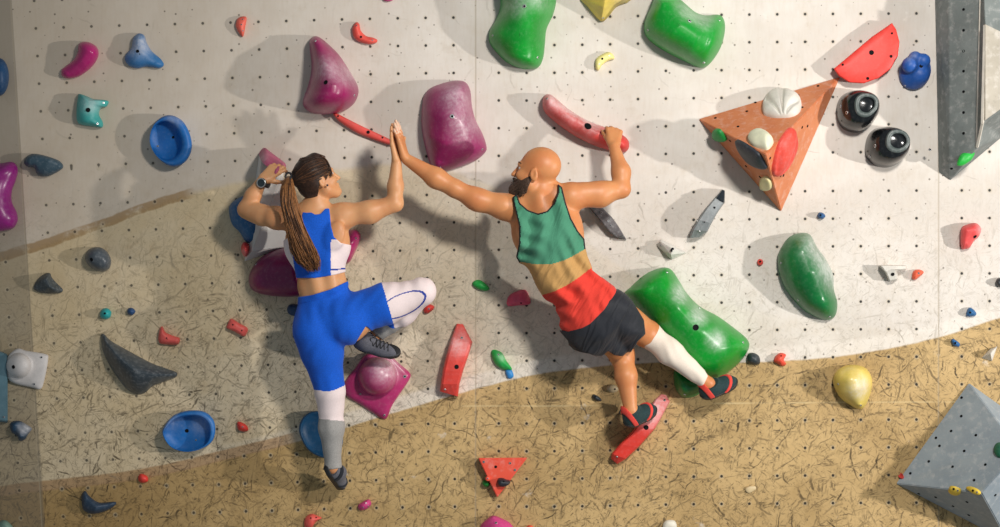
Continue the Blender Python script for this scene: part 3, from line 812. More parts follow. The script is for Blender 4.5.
facet('wedge_hold', 'small white pointed wedge hold at the right edge above the grey pyramid', [(981, 358), (990, 349), (997.5, 346), (992, 361)], [(990.5, 353, .075), (991, 357.5, .06)], [(0, 1, 4), (1, 2, 4), (2, 3, 5, 4), (3, 0, 4, 5), (0, 3, 2, 1)], 'D8D4CC', bevel=.002)
Y = lambda pts: cr(740, 340, 2.819, pts)
small('foothold', 'small black foothold at the end of the large green hold', Y([(20, 62), (22, 40), (38, 36), (54, 46), (56, 66), (40, 70)]), .06, '2B3337')
small('foothold', 'small red ragged foothold right of the black one', Y([(95, 60), (100, 45), (115, 36), (130, 42), (124, 55), (130, 68), (118, 74), (106, 66)]), .05, 'DB4A35', holes=[Y([(116, 45)])[0] + (.004,)])
hold('sloper_hold', 'pale yellow dome hold with a scooped chalky face', Y([(262, 120), (270, 90), (295, 73), (325, 70), (355, 80), (372, 110), (368, 150), (350, 190), (330, 194), (308, 182), (280, 160)]), .18, Y([(318, 115, 1.0), (325, 140, .95), (337, 178, .55)]), 'DFC561', a=1.9, b=1.6, chalk=Y([(318, 128)]), crad=.11, amount=1.3, rough=.3, bolts=[Y([(277, 124)])[0] + (.006,), Y([(340, 184)])[0] + (.006,)])

# blue knob at upper right: lobed body grown as one surface later (needs the field mesher)
Z = lambda pts: cr(420, 300, 2.32, pts)
rb = blade('rail_hold', 'upright coral red blade hold between the climbers, below', Z([(85, 55), (70, 95), (60, 130), (52, 165), (48, 195), (46, 212)]), Z([(100, 56), (122, 98), (112, 130), (100, 165), (92, 195), (88, 224)]), [.05, .095, .11, .11, .10, .06], hold_mat('coral red blade', 'DC4338', [(.01, .10)], .75, .12))
bolt(rb, *Z([(85, 155)])[0], .012, 'hole'); bolt(rb, *Z([(97, 88)])[0], .007); bolt(rb, *Z([(58, 207)])[0], .006)
gs = small('edge_hold', 'small green angular hold right of the upright red blade', Z([(165, 125), (170, 115), (190, 122), (200, 140), (213, 158), (210, 163), (188, 160), (172, 145)]), .05, '1AA045', bolts=[Z([(182, 127)])[0] + (.005,)], chalk=Z([(190, 130)]), crad=.05, amount=.4)
small('edge_hold', 'small light blue tail piece under the small green angular hold', Z([(198, 163), (212, 162), (217, 178), (204, 182)]), .025, '2C7FC0')
small('foothold', 'small green oval hold between the climbers\' waists', [(472.5, 285), (474, 281), (480, 280), (487, 285), (489.5, 289), (485, 291), (478, 289)], .04, '149A3E')
small('foothold', 'pink block foothold beside the man\'s waist', [(507, 300), (511, 294), (524, 289.5), (529, 296), (530, 304), (518, 305.5), (508, 306)], .06, 'CF4A6A', holes=[(521, 303, .005)])
hold('macro_hold', 'pink hold cut by the bottom edge, left of centre', [(480, 527), (487, 519), (493, 515.5), (501, 518), (511, 524), (516, 536), (500, 545), (482, 540)], .14, [(493, 518, .5), (497, 532, 1)], 'CB3F82', a=2.1, b=1.5, bolts=[(496, 523, .007)])
small('foothold', 'tiny orange foothold cut by the bottom edge', [(526, 530), (527, 526), (531, 525), (534, 528), (533, 533)], .04, 'D85A3A')
U = lambda pts: cr(280, 400, 4.15, pts)
small('foothold', 'pink half-moon foothold below the woman\'s left foot', U([(323, 440), (330, 430), (365, 412), (376, 420), (378, 435), (360, 452), (335, 458), (325, 450)]), .05, 'C23A78', bolts=[U([(345, 445)])[0] + (.004,), U([(357, 428)])[0] + (.004,), U([(366, 440)])[0] + (.004,)])
small('foothold', 'coral half-moon foothold at the bottom, left of the pink one', U([(100, 515), (105, 488), (130, 472), (160, 482), (173, 490), (150, 505), (130, 530), (108, 530)]), .05, 'E05A50', holes=[U([(128, 490)])[0] + (.004,), U([(150, 488)])[0] + (.004,)])
disc = hold('dish_hold', 'dark blue disc hold behind the woman\'s left shin', U([(78, 120), (90, 80), (120, 52), (160, 46), (210, 60), (250, 110), (262, 170), (245, 215), (215, 238), (170, 238), (120, 210), (90, 165)]), .06, color='14527C', steps=[(1, 0, 0, 0), (1, 0, 0, .04), (.97, 0, 0, .06), (.93, 0, 0, .066), (.88, 0, 0, .06), (.84, 0, 0, .04), (.5, 0, 0, .035)])
# shapes at the man's left foot
# ------------------------------------------------------------------ lower left
F = lambda pts: cr(0, 340, 2.82, pts)
tray = hold('dish_hold', 'bright blue round tray hold at the lower left', F([(458, 265), (465, 240), (490, 212), (530, 199), (575, 202), (602, 225), (607, 260), (595, 290), (560, 310), (520, 315), (480, 300)]), .1, color='1668B0',
     steps=[(1, 0, 0, 0), (1, 0, 0, .05), (.985, 0, .3, .08), (.96, -.6, .8, .095), (.90, -1.5, 1.6, .10), (.88, -1.9, 2.2, .095), (.855, -2.2, 2.8, .05), (.83, -2.4, 3.0, .035), (.4, -2.4, 3.0, .03)], chalk=F([(490, 225), (570, 235)]), crad=.10, amount=.35)
bolt(tray, *F([(527, 256)])[0], .010, 'hole'); bolt(tray, *F([(553, 282)])[0], .005)
hold('macro_hold', 'large black crescent fin hold at the left', cr(0, 340, 2.82, [(285, -10), (292, -18), (310, 0), (340, 18), (380, 40), (430, 66), (475, 82), (499, 92), (495, 105), (460, 118), (430, 130), (410, 148), (385, 153), (360, 140), (335, 112), (308, 70), (290, 30)]), .16, F([(302, 10, .4), (335, 50, .85), (380, 88, 1.0), (430, 98, .8), (480, 98, .35)]), '3C454C', a=1.4, b=1.2, dust=.3, rough=.35)
hold('sloper_hold', 'white bulbous plate hold at the left edge', F([(14, 70), (25, 42), (50, 24), (75, 30), (130, 40), (136, 55), (126, 110), (115, 138), (90, 134), (40, 122), (20, 105)]), .12, F([(52, 70)]), 'C9C3C0', bulb=F([(53, 72)])[0] + (12.5,), a=2.6, b=1.4, holes=[F([(38, 76)])[0] + (.010,)], bolts=[F([(117, 49)])[0] + (.006,), F([(97, 124)])[0] + (.006,)], dust=.2)
facet('panel_volume', 'flat grey teal panel cut by the left frame edge', [(-30, 340), (8, 354), (8, 423), (-30, 418)], [(-28, 342, .05), (7, 355, .05), (7.2, 421, .05), (-28, 416, .05)], [(4, 5, 6, 7), (0, 1, 5, 4), (1, 2, 6, 5), (2, 3, 7, 6), (3, 0, 4, 7), (0, 3, 2, 1)], '5C7C88', bolts=[(4, 417, .006)], cat='climbing volume')
hold('edge_hold', 'small dark blue hold with a chalky right side at the left edge', F([(28, 240), (35, 230), (55, 228), (75, 238), (90, 250), (80, 265), (70, 280), (55, 284), (48, 270), (32, 258)]), .08, None, '1C3C56', chalk=F([(80, 245)]), crad=.06, amount=.9, wob=.03)
small('edge_hold', 'small dark blue crescent hold at the bottom left', F([(230, 440), (240, 425), (252, 440), (280, 458), (326, 456), (320, 470), (290, 485), (260, 490), (235, 478)]), .08, '2A3D52', spine=F([(245, 455, .7), (270, 472, 1), (305, 466, .6)]))
small('foothold', 'tiny red foothold at the bottom left', F([(390, 385), (398, 377), (415, 384), (417, 398), (402, 403), (392, 398)]), .045, 'D8382F')
small('foothold', 'tiny red foothold right of the blue tray hold', F([(668, 235), (675, 230), (695, 240), (700, 255), (685, 258), (672, 252)]), .045, 'D8382F', bolts=[F([(684, 245)])[0] + (.004,)])
small('panel_volume', 'pale green corner of a hold in the bottom left corner', F([(-10, 545), (-5, 515), (15, 508), (35, 525), (38, 545)]), .06, '6E8A7C')
L5 = lambda pts: cr(0, 170, 2.928, pts)
hold('sloper_hold', 'smooth dark slate ball hold at the left', L5([(250, 262), (252, 242), (268, 228), (292, 226), (312, 238), (325, 262), (322, 285), (308, 296), (285, 296), (262, 282)]), .10, L5([(280, 256, 1), (295, 264, 1)]), '4D545B', dust=.3, holes=[L5([(268, 262)])[0] + (.010,)], rough=.35)
hold('edge_hold', 'small dark shell-shaped hold left of the slate ball', L5([(98, 345), (110, 320), (130, 304), (146, 302), (152, 315), (165, 330), (184, 350), (175, 360), (140, 362), (110, 356)]), .09, L5([(135, 320, 1), (145, 342, .9)]), '3F474C', a=1.4, b=1.2, wob=.02, dust=.3)
small('foothold', 'small teal round foothold at the left', L5([(293, 420), (300, 407), (315, 405), (326, 416), (322, 432), (308, 437), (296, 432)]), .06, '1E9C9C', holes=[L5([(307, 420)])[0] + (.006,)])
small('foothold', 'tiny dark blue foothold right of the teal one', L5([(372, 415), (376, 405), (388, 404), (397, 414), (388, 425), (378, 424)]), .045, '1F4470')
small('foothold', 'small coral foothold left of the woman\'s waist, lower of two', L5([(466, 505), (466, 470), (475, 457), (485, 475), (510, 486), (526, 492), (522, 510), (495, 511)]), .05, 'E05C55', spine=L5([(475, 480), (490, 497), (515, 500)]), holes=[L5([(488, 492)])[0] + (.004,)])
small('foothold', 'small coral block foothold left of the woman\'s waist, upper of two', L5([(665, 455), (676, 435), (700, 448), (725, 463), (722, 480), (712, 487), (685, 472), (664, 463)]), .05, 'E05C55', a=3, holes=[L5([(682, 453)])[0] + (.004,), L5([(708, 470)])[0] + (.004,)])
small('foothold', 'tiny magenta speck hold cut by the top edge', [(383, -4), (393, -4), (393, 0), (388, 1.5), (384, .5)], .04, 'B8407A')

# ------------------------------------------------------------------ around the woman
N = lambda pts: cr(220, 140, 3.1, pts)
hold('macro_hold', 'big teal and blue hold behind the woman\'s left elbow', N([(28, 225), (32, 200), (60, 178), (95, 170), (125, 185), (140, 240), (128, 290), (105, 320), (80, 315), (60, 285), (38, 262)]), .13, N([(80, 230, 1), (90, 265, .9)]), '1B5C8E', dust=.2)
wv, wp = poly_volume('wedge_volume', 'tall white triangular volume under the woman\'s left hand', N([(122, 40), (75, 378), (212, 330), (180, 80)]), [N([(128, 62)])[0] + (.15,), N([(196, 98)])[0] + (.13,), N([(100, 345)])[0] + (.09,)],
    [(0, 4, 6, 1), (0, 3, 5, 4), (4, 5, 6), (5, 3, 2), (6, 5, 2, 1), (0, 1, 2, 3)], volume_mat('white painted wood', 'CFCBC4', 'DAD6D0', .2, .1), N([(150, 290), (118, 300)]), bevel=.004)
l, nn = hit(wv, *N([(150, 68)])[0])
f = plane_map(l, l + nn.orthogonal(), l + nn.cross(nn.orthogonal()))
hold('edge_hold', 'pink ledge hold on top of the white triangular volume', N([(120, 42), (126, 40), (150, 58), (182, 80), (198, 98), (175, 106), (155, 88), (130, 68)]), .05, N([(130, 54), (180, 95)]), 'B05070', fn=f, chalk=N([(140, 62)]), crad=.06, amount=.5)
l, nn = hit(wv, *N([(146, 316)])[0])
if l is None: l, nn = P(*N([(146, 316)])[0], .05), Vector((0, -1, 0))
f = plane_map(l, l + nn.orthogonal(), l + nn.cross(nn.orthogonal()))
hold('foothold', 'small dark red triangular hold on the white volume', N([(130, 315), (145, 308), (162, 310), (150, 325), (140, 327)]), .03, None, '8A2440', fn=f)
hold('foothold', 'small red hold at the lower corner of the white volume', N([(66, 330), (75, 316), (90, 325), (90, 350), (78, 362), (68, 350)]), .12, N([(78, 338)]), 'D83C3C', chalk=N([(82, 350)]), crad=.04, amount=.4)
hold('macro_hold', 'big dark magenta hold left of the woman\'s waist', N([(90, 445), (92, 415), (115, 375), (155, 348), (200, 335), (245, 345), (262, 420), (255, 475), (220, 486), (150, 482), (105, 468)]), .17, N([(170, 410, 1), (220, 410, 1)]), '7C1250', rough=.3, bolts=[N([(112, 385)])[0] + (.006,)])
hold('macro_hold', 'magenta hold edge showing right of the woman\'s ribs', N([(375, 300), (400, 280), (420, 278), (434, 290), (434, 310), (420, 345), (400, 380), (380, 378), (365, 340)]), .13, N([(400, 325, 1)]), 'B02268', rough=.3, bolts=[N([(421, 305)])[0] + (.006,)])
small('foothold', 'dark navy hold peeking out left of the woman\'s hip', [(287, 309), (290, 304.5), (298, 305), (302, 312), (296, 316), (289, 314)], .05, '16395E')
Kk = lambda pts: cr(330, 270, 3.29, pts)
small('foothold', 'tiny red foothold beside the woman\'s right knee', Kk([(308, 130), (315, 117), (330, 113), (343, 120), (338, 132), (322, 142), (310, 140)]), .045, 'D83A34', bolts=[Kk([(325, 128)])[0] + (.005,)])
hold('macro_hold', 'pink magenta bulb on a square plate under the woman\'s right foot', Kk([(46, 375), (60, 350), (85, 320), (110, 285), (140, 270), (190, 275), (225, 305), (262, 338), (262, 358), (235, 400), (205, 445), (188, 485), (172, 490), (140, 470), (95, 440), (60, 420), (45, 400)]),
     .19, Kk([(157, 348)]), 'AC2C66', bulb=Kk([(157, 350)])[0] + (19.5,), a=1.5, b=1.05, chalk=Kk([(185, 315)]), crad=.15, amount=.9, rough=.33, bolts=[Kk([(246, 350)])[0] + (.009,), Kk([(179, 477)])[0] + (.006,), Kk([(100, 408)])[0] + (.005,)])

# ------------------------------------------------------------------ around the man's feet
Rf = lambda pts: cr(580, 360, 3.156, pts)
fh = blade('rail_hold', 'long red diagonal hold under the man\'s left foot', Rf([(255, 108), (235, 125), (205, 170), (165, 225), (125, 265), (100, 295), (98, 312)]), Rf([(272, 110), (284, 130), (262, 172), (238, 215), (185, 275), (145, 312), (118, 328)]), [.06, .09, .10, .115, .105, .085, .05], hold_mat('bright red resin', 'DE3A2E', [(.12, .16), (.05, .08)], .8, .14))
bolt(fh, *Rf([(209, 213)])[0], .013, 'hole'); bolt(fh, *Rf([(267, 127)])[0], .007); bolt(fh, *Rf([(117, 305)])[0], .006)
small('foothold', 'tiny black oval foothold left of the man\'s left ankle', Rf([(38, 112), (45, 108), (62, 118), (68, 128), (55, 130), (42, 122)]), .035, '202A30', holes=[Rf([(48, 116)])[0] + (.004,)])
small('foothold', 'pale tan foothold left of the man\'s left shin', Rf([(84, 88), (95, 78), (112, 80), (122, 92), (112, 102), (95, 102)]), .03, 'B8A684', holes=[Rf([(110, 92)])[0] + (.005,)])
small('foothold', 'small white foothold cut by the bottom edge, right of centre', [(663, 524), (667, 520), (675, 521), (676, 529), (664, 530)], .03, 'D8D2C2')
small('foothold', 'tiny cream foothold on the lower right of the wall', Rf([(522, 405), (535, 398), (552, 398), (555, 408), (535, 420), (524, 415)]), .015, 'CDB68C')
# ------------------------------------------------------------------ organic bodies: blended distance field -> one continuous surface
def cone(a, b, ra, rb, k=.02): return ('c', Vector(a), Vector(b), ra, rb, k)
def ball(c, r, k=.02): return ('c', Vector(c), Vector(c) + Vector((0, 0, 1e-4)), r, r, k)
def ell(c, r, R=None, k=.02, sub=False): return ('s' if sub else 'e', Vector(c), r, R or Matrix.Identity(3), k)

def prim_box(p):
    if p[0] == 'c':
        a, b, r = p[1], p[2], max(p[3], p[4])
        return [min(a[i], b[i]) - r for i in range(3)], [max(a[i], b[i]) + r for i in range(3)]
    r = max(p[2])
    return [p[1][i] - r for i in range(3)], [p[1][i] + r for i in range(3)]

class Field:
    def __init__(s, lo, hi, step):
        s.lo = np.array(lo, float); s.step = step
        s.n = [int(math.ceil((hi[i] - lo[i]) / step)) + 1 for i in range(3)]
        s.ax = [(lo[i] + np.arange(s.n[i]) * step).astype(np.float32) for i in range(3)]
        s.d = np.full(s.n, .15, np.float32)
    def window(s, lo, hi):
        sl = []
        for i in range(3):
            a = max(0, int(math.floor((lo[i] - s.lo[i]) / s.step)))
            b = min(s.n[i], int(math.ceil((hi[i] - s.lo[i]) / s.step)) + 1)
            if b <= a: return None
            sl.append(slice(a, b))
        return tuple(sl)
    def add(s, p):
        lo, hi = prim_box(p)
        pad = .05 + p[-1]
        w = s.window([x - pad for x in lo], [x + pad for x in hi])
        if w is None: return
        X = s.ax[0][w[0]][:, None, None]; Y = s.ax[1][w[1]][None, :, None]; Z = s.ax[2][w[2]][None, None, :]
        if p[0] == 'c':
            a, b = p[1], p[2]
            ba = b - a
            x, y, z = X - a.x, Y - a.y, Z - a.z
            t = np.clip((x * ba.x + y * ba.y + z * ba.z) / ba.length_squared, 0, 1)
            e = np.sqrt((x - ba.x * t) ** 2 + (y - ba.y * t) ** 2 + (z - ba.z * t) ** 2) - (p[3] + (p[4] - p[3]) * t)
        else:
            c, r, R = p[1], p[2], p[3]
            x, y, z = X - c.x, Y - c.y, Z - c.z
            q = [R.col[i] for i in range(3)]
            u = [q[i].x * x + q[i].y * y + q[i].z * z for i in range(3)]
            k0 = np.sqrt(sum((u[i] / r[i]) ** 2 for i in range(3)))
            k1 = np.sqrt(sum((u[i] / r[i] ** 2) ** 2 for i in range(3))) + 1e-6
            e = k0 * (k0 - 1) / k1
        d = s.d[w]
        k = p[-1]
        if p[0] == 's':
            e = -e
            h = np.maximum(k - np.abs(d - e), 0) / k
            s.d[w] = np.maximum(d, e) + h * h * k * .25
        else:
            h = np.maximum(k - np.abs(d - e), 0) / k
            s.d[w] = np.minimum(d, e) - h * h * k * .25
    def grid(s):
        return s.ax[0][:, None, None], s.ax[1][None, :, None], s.ax[2][None, None, :]
    def pixels(s):
        X, Y, Z = s.grid()
        f = S * D / (D + Y)
        return 500 + X * f, 263.5 - Z * f
    def shell(s, t=.02): s.d = np.maximum(s.d, -(s.d + t))
    def cut(s, e): s.d = np.maximum(s.d, e)
    def cut_poly(s, pts):
        """keep what lies inside the outline seen along the view (pixels)"""
        PX, PY = s.pixels()
        m = np.nonzero(np.abs(s.d) < .03)
        px = np.broadcast_to(PX, s.d.shape)[m]; py = np.broadcast_to(PY, s.d.shape)[m]
        s.d[m] = np.maximum(s.d[m], poly_sd(px, py, pts) / S)
    def mesh(s):
        d = s.d
        ins = d < 0
        c = ins[:-1, :-1, :-1].astype(np.int8)
        for (i, j, k) in [(1, 0, 0), (0, 1, 0), (0, 0, 1), (1, 1, 0), (1, 0, 1), (0, 1, 1), (1, 1, 1)]:
            c = c + ins[i:d.shape[0] - 1 + i, j:d.shape[1] - 1 + j, k:d.shape[2] - 1 + k]
        act = np.argwhere((c > 0) & (c < 8))
        idm = np.full([x - 1 for x in d.shape], -1, np.int32)
        idm[act[:, 0], act[:, 1], act[:, 2]] = np.arange(len(act))
        cor = np.array([(i, j, k) for i in (0, 1) for j in (0, 1) for k in (0, 1)])
        val = np.stack([d[act[:, 0] + q[0], act[:, 1] + q[1], act[:, 2] + q[2]] for q in cor], 1)
        acc = np.zeros((len(act), 3)); cnt = np.zeros(len(act))
        for a in range(8):
            for b in range(a + 1, 8):
                if np.abs(cor[a] - cor[b]).sum() != 1: continue
                va, vb = val[:, a], val[:, b]
                m = (va < 0) != (vb < 0)
                t = np.where(m, va / np.where(m, va - vb, 1), 0)
                acc += np.where(m[:, None], cor[a] + (cor[b] - cor[a]) * t[:, None], 0)
                cnt += m
        v = s.lo + (act + acc / cnt[:, None]) * s.step
        quads = []
        for ax in range(3):
            o1, o2 = (ax + 1) % 3, (ax + 2) % 3
            sl0 = [slice(None)] * 3; sl1 = [slice(None)] * 3
            sl0[ax] = slice(0, -1); sl1[ax] = slice(1, None)
            e = np.argwhere(ins[tuple(sl0)] != ins[tuple(sl1)])
            e = e[(e[:, o1] > 0) & (e[:, o2] > 0) & (e[:, o1] < d.shape[o1] - 1) & (e[:, o2] < d.shape[o2] - 1)]
            first = ins[e[:, 0], e[:, 1], e[:, 2]]
            def g(da, db):
                q = e.copy(); q[:, o1] += da; q[:, o2] += db
                return idm[q[:, 0], q[:, 1], q[:, 2]]
            q = np.stack([g(-1, -1), g(0, -1), g(0, 0), g(-1, 0)], 1)
            q = np.where(first[:, None], q, q[:, ::-1])
            quads.append(q)
        q = np.concatenate(quads)
        q = q[(q >= 0).all(1)]
        return v, q

def poly_sd(px, py, pts):
    p = np.array(pts, np.float32)
    dd = np.full(px.shape, 1e9, np.float32)
    inside = np.zeros(px.shape, bool)
    for i in range(len(p)):
        a, b = p[i - 1], p[i]
        ex, ey = b - a
        wx, wy = px - a[0], py - a[1]
        t = np.clip((wx * ex + wy * ey) / (ex * ex + ey * ey + 1e-9), 0, 1)
        dd = np.minimum(dd, (wx - ex * t) ** 2 + (wy - ey * t) ** 2)
        cond = (a[1] > py) != (b[1] > py)
        inside ^= cond & (px < (b[0] - a[0]) * (py - a[1]) / (b[1] - a[1] + 1e-9) + a[0])
    dd = np.sqrt(dd)
    return np.where(inside, -dd, dd)

def np_mesh(v, q):
    me = bpy.data.meshes.new('mesh')
    me.vertices.add(len(v)); me.vertices.foreach_set('co', v.astype(np.float32).ravel())
    me.loops.add(q.size); me.loops.foreach_set('vertex_index', q.astype(np.int32).ravel())
    me.polygons.add(len(q)); me.polygons.foreach_set('loop_start', np.arange(0, q.size, 4, dtype=np.int32))
    me.update(calc_edges=True)
    me.validate()
    return me

def relax(v, q, it=1):
    """light smoothing of the extracted surface"""
    for _ in range(it):
        acc = np.zeros_like(v); cnt = np.zeros(len(v))
        for a, b in ((0, 1), (1, 2), (2, 3), (3, 0)):
            np.add.at(acc, q[:, a], v[q[:, b]]); np.add.at(cnt, q[:, a], 1)
            np.add.at(acc, q[:, b], v[q[:, a]]); np.add.at(cnt, q[:, b], 1)
        v = v * .5 + .5 * acc / np.maximum(cnt, 1)[:, None]
    return v

def fbounds(prims, pad=.03):
    bs = [prim_box(p) for p in prims]
    return [min(b[0][i] for b in bs) - pad for i in range(3)], [max(b[1][i] for b in bs) + pad for i in range(3)]

def grow(prims, step, offset=0.0, box=None, mod=None):
    lo, hi = box or fbounds(prims, .03 + offset)
    f = Field(lo, hi, step)
    for p in prims: f.add(p)
    f.d -= offset
    if mod: mod(f)
    return f

def skin_obj(name, f, mats, parent=None, origin=None, pick=None, it=1):
    v, q = f.mesh()
    v = relax(v, q, it)
    me = np_mesh(v, q)
    o = link(name, me, mats, None, None)
    if pick is not None:
        c = v[q].mean(1)
        fx = S * D / (D + c[:, 1])
        idx = pick(c, 500 + c[:, 0] * fx, 263.5 - c[:, 2] * fx)
        me.polygons.foreach_set('material_index', np.asarray(idx, np.int32))
    org = Vector(origin) if origin is not None else wloc(parent)
    me.transform(Matrix.Translation(-org))
    if parent is None: o.location = org
    else:
        o.parent = parent
        o.location = org - wloc(parent)
    me.update()
    return o

def fold_noise(f, amp, freq, axis, seed=0.0):
    """cloth folds: smooth ridges running along `axis` (px space direction in x,z)"""
    X, Y, Z = f.grid()
    ax, az = axis
    u = X * ax + Z * az; w = -X * az + Z * ax
    f.d += (amp * np.sin(w * freq + 2.2 * np.sin(u * freq * .23 + seed) + 3 * Y) * (.5 + .5 * np.sin(u * freq * .31 + seed * 2 + w * freq * .17)) - amp * .8).astype(np.float32)

def tube_bm(bm, pts, radii, ns=6, mat=0):
    rows = []
    for i, p in enumerate(pts):
        t = (pts[min(i + 1, len(pts) - 1)] - pts[max(i - 1, 0)]).normalized()
        a = t.orthogonal().normalized() if i == 0 else (pa - t * pa.dot(t)).normalized()
        pa = a
        b = t.cross(a)
        r = radii[i] if hasattr(radii, '__len__') else radii
        rows.append([bm.verts.new(p + a * r * math.cos(2 * math.pi * k / ns) + b * r * math.sin(2 * math.pi * k / ns)) for k in range(ns)])
    for i in range(len(rows) - 1):
        for k in range(ns):
            fc = bm.faces.new((rows[i][k], rows[i][(k + 1) % ns], rows[i + 1][(k + 1) % ns], rows[i + 1][k]))
            fc.material_index = mat
    for r in (rows[0][::-1], rows[-1]):
        bm.faces.new(r).material_index = mat

def hand(W, fdir, dorsal, thumb, curls, spread=.09, s=1.0, tcurl=.5, tout=.9):
    """prims of a five-fingered hand. fdir: wrist->knuckles, dorsal: back of hand, thumb: +1/-1 which side of (fdir x dorsal)"""
    W = Vector(W)
    y = norm(fdir); z = Vector(dorsal); z = (z - y * z.dot(y)).normalized(); x = y.cross(z) * thumb
    pr = []
    offs = [.030, .010, -.011, -.030]
    kn = [.088, .092, .087, .078]
    lens = [.072, .080, .074, .058]
    for i in range(4):
        k0 = W + x * offs[i] * .55 * s + y * .012 * s
        k1 = W + (x * offs[i] + y * kn[i] + z * .002) * s
        pr.append(cone(k0, k1, .0145 * s, .0115 * s, .014))
        c = curls[i] if hasattr(curls[i], '__len__') else (curls[i],) * 3
        ang = 0
        side = spread * (1.5 - i)
        p = k1
        for j, (fr, r0, r1) in enumerate([(.45, .0100, .0088), (.31, .0088, .0080), (.24, .0080, .0068)]):
            ang += c[j]
            d = (y * math.cos(ang) - z * math.sin(ang) + x * math.sin(side) * math.cos(ang)).normalized()
            q = p + d * lens[i] * fr * s
            pr.append(cone(p, q, r0 * s, r1 * s, .006))
            p = q
    # thumb from the side of the palm near its base
    t0 = W + (x * .018 + y * .022 - z * .004) * s
    d = (x * math.sin(tout) + y * math.cos(tout) - z * .35).normalized()
    t1 = t0 + d * .044 * s
    d2 = (d + y * .5 - z * .25 * tcurl * 2).normalized()
    t2 = t1 + d2 * .034 * s
    d3 = (d2 + y * .3 - z * tcurl * .5).normalized()
    t3 = t2 + d3 * .027 * s
    pr += [cone(t0, t1, .0165 * s, .0120 * s, .012), cone(t1, t2, .0110 * s, .0098 * s, .006), cone(t2, t3, .0098 * s, .0078 * s, .006)]
    return pr

def head_frame(fwd, up):
    f = norm(fwd); u = Vector(up); u = (u - f * u.dot(f)).normalized(); l = u.cross(f)
    R = Matrix((f, l, u)).transposed()
    return R

def head(H, R, s, male=True):
    H = Vector(H)
    def p(f, l, u): return H + R @ Vector((f, l, u)) * s
    def E_(f, l, u, a, b, c, k, sub=False, rot=None): return ell(p(f, l, u), (a * s, b * s, c * s), R @ rot if rot else R, k, sub)
    pr = [E_(-.018, 0, .035, .096, .075, .086, .02), E_(.030, 0, -.025, .060, .057, .085, .03),
          cone(p(.012, .034, -.070), p(.066, .006, -.100), .028 * s, .021 * s, .03), cone(p(.012, -.034, -.070), p(.066, -.006, -.100), .028 * s, .021 * s, .03),
          E_(.079, 0, -.100, .018, .020, .016, .015),
          E_(.080, 0, .020, .014, .046, .012, .018)]
    for q in (1, -1):
        pr.append(E_(.060, .040 * q, -.032, .026, .018, .020, .02))
    for q in (1, -1):
        pr.append(E_(.098, .033 * q, .000, .015, .016, .010, .012, True))
    pr += [cone(p(.088, 0, .006), p(.112, 0, -.034), .0085 * s, .0105 * s, .012), E_(.097, .010, -.040, .011, .008, .007, .006), E_(.097, -.010, -.040, .011, .008, .007, .006)]
    pr += [E_(.087, 0, -.062, .012, .023, .0065, .008), E_(.085, 0, -.075, .012, .020, .0075, .008)]
    for q in (1, -1):
        pr.append(E_(-.012, .079 * q, -.020, .020, .008, .032, .008, rot=Matrix.Rotation(.25, 3, 'Y')))
        pr.append(E_(-.010, .088 * q, -.016, .011, .006, .019, .006, True))
    return pr, p

def add_eyes(parent, p, R, s, mats):
    for q in (1, -1):
        bm = bmesh.new()
        bmesh.ops.create_uvsphere(bm, u_segments=20, v_segments=14, radius=.0115 * s)
        c = p(.0705, .032 * q, .000)
        me = bm_mesh(bm)
        o = link('eye', me, mats)
        fw = (R @ Vector((1, 0, 0)))
        for f in me.polygons:
            a = f.center.normalized().dot(fw)
            f.material_index = 2 if a > .965 else (1 if a > .86 else 0)
        o.parent = parent
        o.location = c - Vector(parent.location)
        # upper lid / brow line
    return

